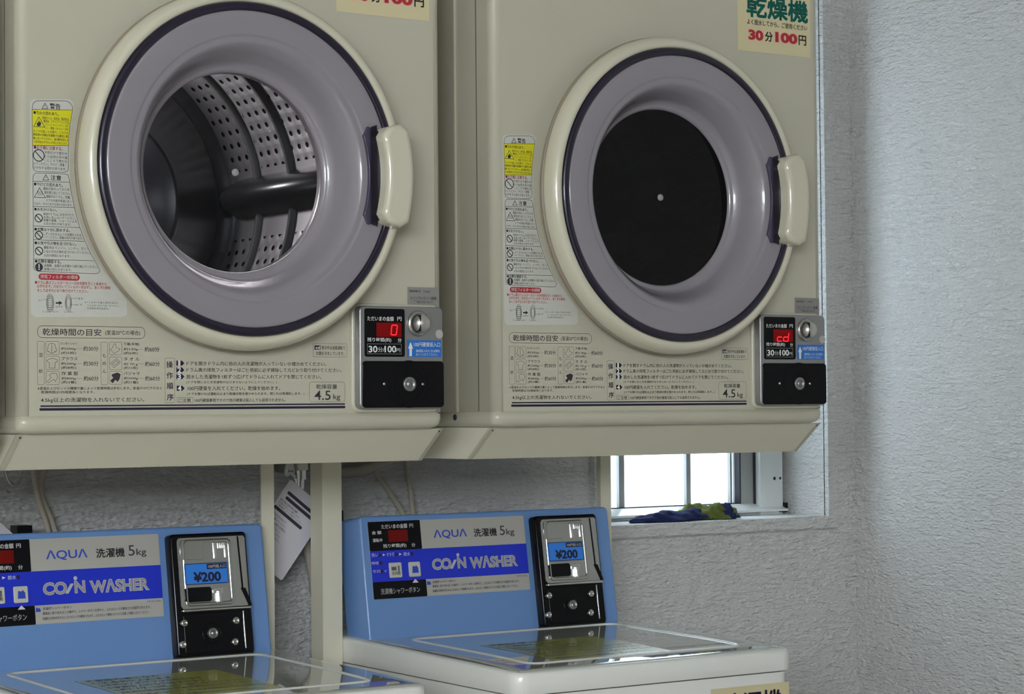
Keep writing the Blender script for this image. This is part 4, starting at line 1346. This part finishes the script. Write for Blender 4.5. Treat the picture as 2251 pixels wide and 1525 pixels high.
# hanging instruction tag, tilted
def rot_frame(org, ang, y):
    ca, sa = math.cos(ang), math.sin(ang)
    return lambda u, v, h: (org[0] + u * ca - v * sa, y - h, org[1] + u * sa + v * ca)
tg = thing('instruction_tag', 'white printed tag hanging askew on the tap between the washers', 'tag', (.62, .50, zz(-.105)))
TG = (.62, .50, zz(-.105))
FT = rot_frame((.604, zz(-.1055)), math.radians(-38), .500)
mb = MB(); slab(mb, rrect(0, -.128, .080, 0, .003), -.0004, 0, FT)
card = mb.build('card', paper, tg, TG)
mb = MB()
for v in (-.018, -.026):
    rect(mb, (.008 if v > -.02 else .010, v - .0025, .066, v + .0025), .0003, FT, r=.002)
rect(mb, (.002, -.050, .060, -.045), .0003, FT, r=.002)
for k, s_ in enumerate(('取扱説明書', '水栓の正しい使いかた', 'ご使用前によくお読みください')):
    text(mb, s_, (.004, .04 + .008 * k, -.033 - .0045 * k, .0034), .0003, FT)
for k, s_ in enumerate(('凍結するおそれのあるとき', 'は水を抜いてください。', '水もれの点検を定期的に', '行ってください。', '止水栓を閉めてから', '作業してください。')):
    text(mb, s_, (.003, .034 + .004 * (k % 3), -.056 - .0058 * k, .0038), .0003, FT)
frame_rr(mb, (.003, -.122, .050, -.108), .002, .0004, .0003, FT)
text(mb, 'お客様相談窓口', (.008, .044, -.115, .005), .0003, FT)
mb.build('card_lettering', ink, card, TG)
# second tag, cut by the frame's left edge
FT2 = rot_frame((.135, zz(-.138)), math.radians(-42), .50)
mb = MB(); slab(mb, rrect(0, -.06, .07, 0, .002), -.0006, 0, FT2)
one(mb, 'paper_tag', paper, 'pale paper tag at the left edge of the photo, above the lower left washer', 'tag', (.155, .50, zz(-.16)))
# wire loop under the left tray
mb = MB()
tube(mb, [(.176, .50, zz(-.068)), (.180, .498, zz(-.086)), (.181, .496, zz(-.095)), (.176, .495, zz(-.1035)), (.168, .495, zz(-.1035)), (.162, .496, zz(-.096)), (.158, .498, zz(-.082)), (.152, .50, zz(-.066))], .0016)
one(mb, 'wire_loop', wire, 'thin wire loop hanging below the tray at the left edge', 'wire', (.168, .50, zz(-.07)))

# cloth on the window sill
CB = (1.47, .645, WZ0)
cl = thing('cleaning_cloth', 'crumpled navy and olive cloth lying on the window sill', 'cloth', CB)


def lump(mb, path, widths, heights, seed, base):
    """a soft fold of cloth: cross-sections along path (x, y), flat underside on z = base"""
    rnd = random.Random(seed)
    P = catmull([(x, y, z) for x, y, z in path], 9)
    n, m = len(P), 30
    vs, fs = [], []
    for i, p in enumerate(P):
        t = i / (n - 1)
        f = t * (len(widths) - 1)
        k = min(int(f), len(widths) - 2)
        w = widths[k] + (widths[k + 1] - widths[k]) * (f - k)
        hh = heights[k] + (heights[k + 1] - heights[k]) * (f - k)
        d = (P[min(i + 1, n - 1)] - P[max(i - 1, 0)]).normalized()
        s = Vector((-d.y, d.x, 0)).normalized()
        for j in range(m):
            a = 2 * PI * j / m
            wob = 1 + .17 * math.sin(3 * a + i * .4 + seed) + .10 * math.sin(5 * a - i * .75) + .05 * math.sin(8 * a + i * 1.4) + rnd.uniform(-.02, .02)
            z = math.sin(a)
            vs.append(p + s * w * math.cos(a) * wob + Vector((0, 0, (hh * z * wob if z > 0 else .0025 * z) + .0025)))
    for i in range(n - 1):
        for j in range(m):
            fs.append((i * m + j, i * m + (j + 1) % m, (i + 1) * m + (j + 1) % m, (i + 1) * m + j))
    fs.append(tuple(range(m - 1, -1, -1))); fs.append(tuple((n - 1) * m + j for j in range(m)))
    mb.add(vs, fs, True)


mb = MB()
lump(mb, [(1.338, .628, WZ0), (1.375, .630, WZ0), (1.42, .628, WZ0), (1.462, .634, WZ0 + .001), (1.50, .64, WZ0 + .003)], [.004, .017, .022, .021, .018], [.003, .012, .015, .015, .014], 3, WZ0)
nb = mb.build('navy_fold', rag_blue, cl, CB)
mb = MB()
lump(mb, [(1.462, .660, WZ0), (1.485, .655, WZ0 + .002), (1.515, .642, WZ0), (1.54, .636, WZ0), (1.565, .640, WZ0), (1.574, .648, WZ0)], [.006, .016, .020, .022, .020, .008], [.010, .020, .024, .022, .018, .008], 5, WZ0)
ob = mb.build('olive_fold', rag_olive, cl, CB)
mb = MB()
lump(mb, [(1.536, .628, WZ0), (1.545, .632, WZ0 + .001), (1.560, .634, WZ0 + .0005), (1.569, .640, WZ0)], [.010, .022, .021, .010], [.012, .0245, .020, .010], 9, WZ0)
mb.build('navy_end', rag_blue, ob, CB)
mb = MB(); tube(mb, [(1.446, .606, WZ0 + .002), (1.448, .597, WZ0 - .003), (1.450, .5955, WZ0 - .010)], .0006, n=5)
mb.build('loose_thread', rag_blue, nb, CB)
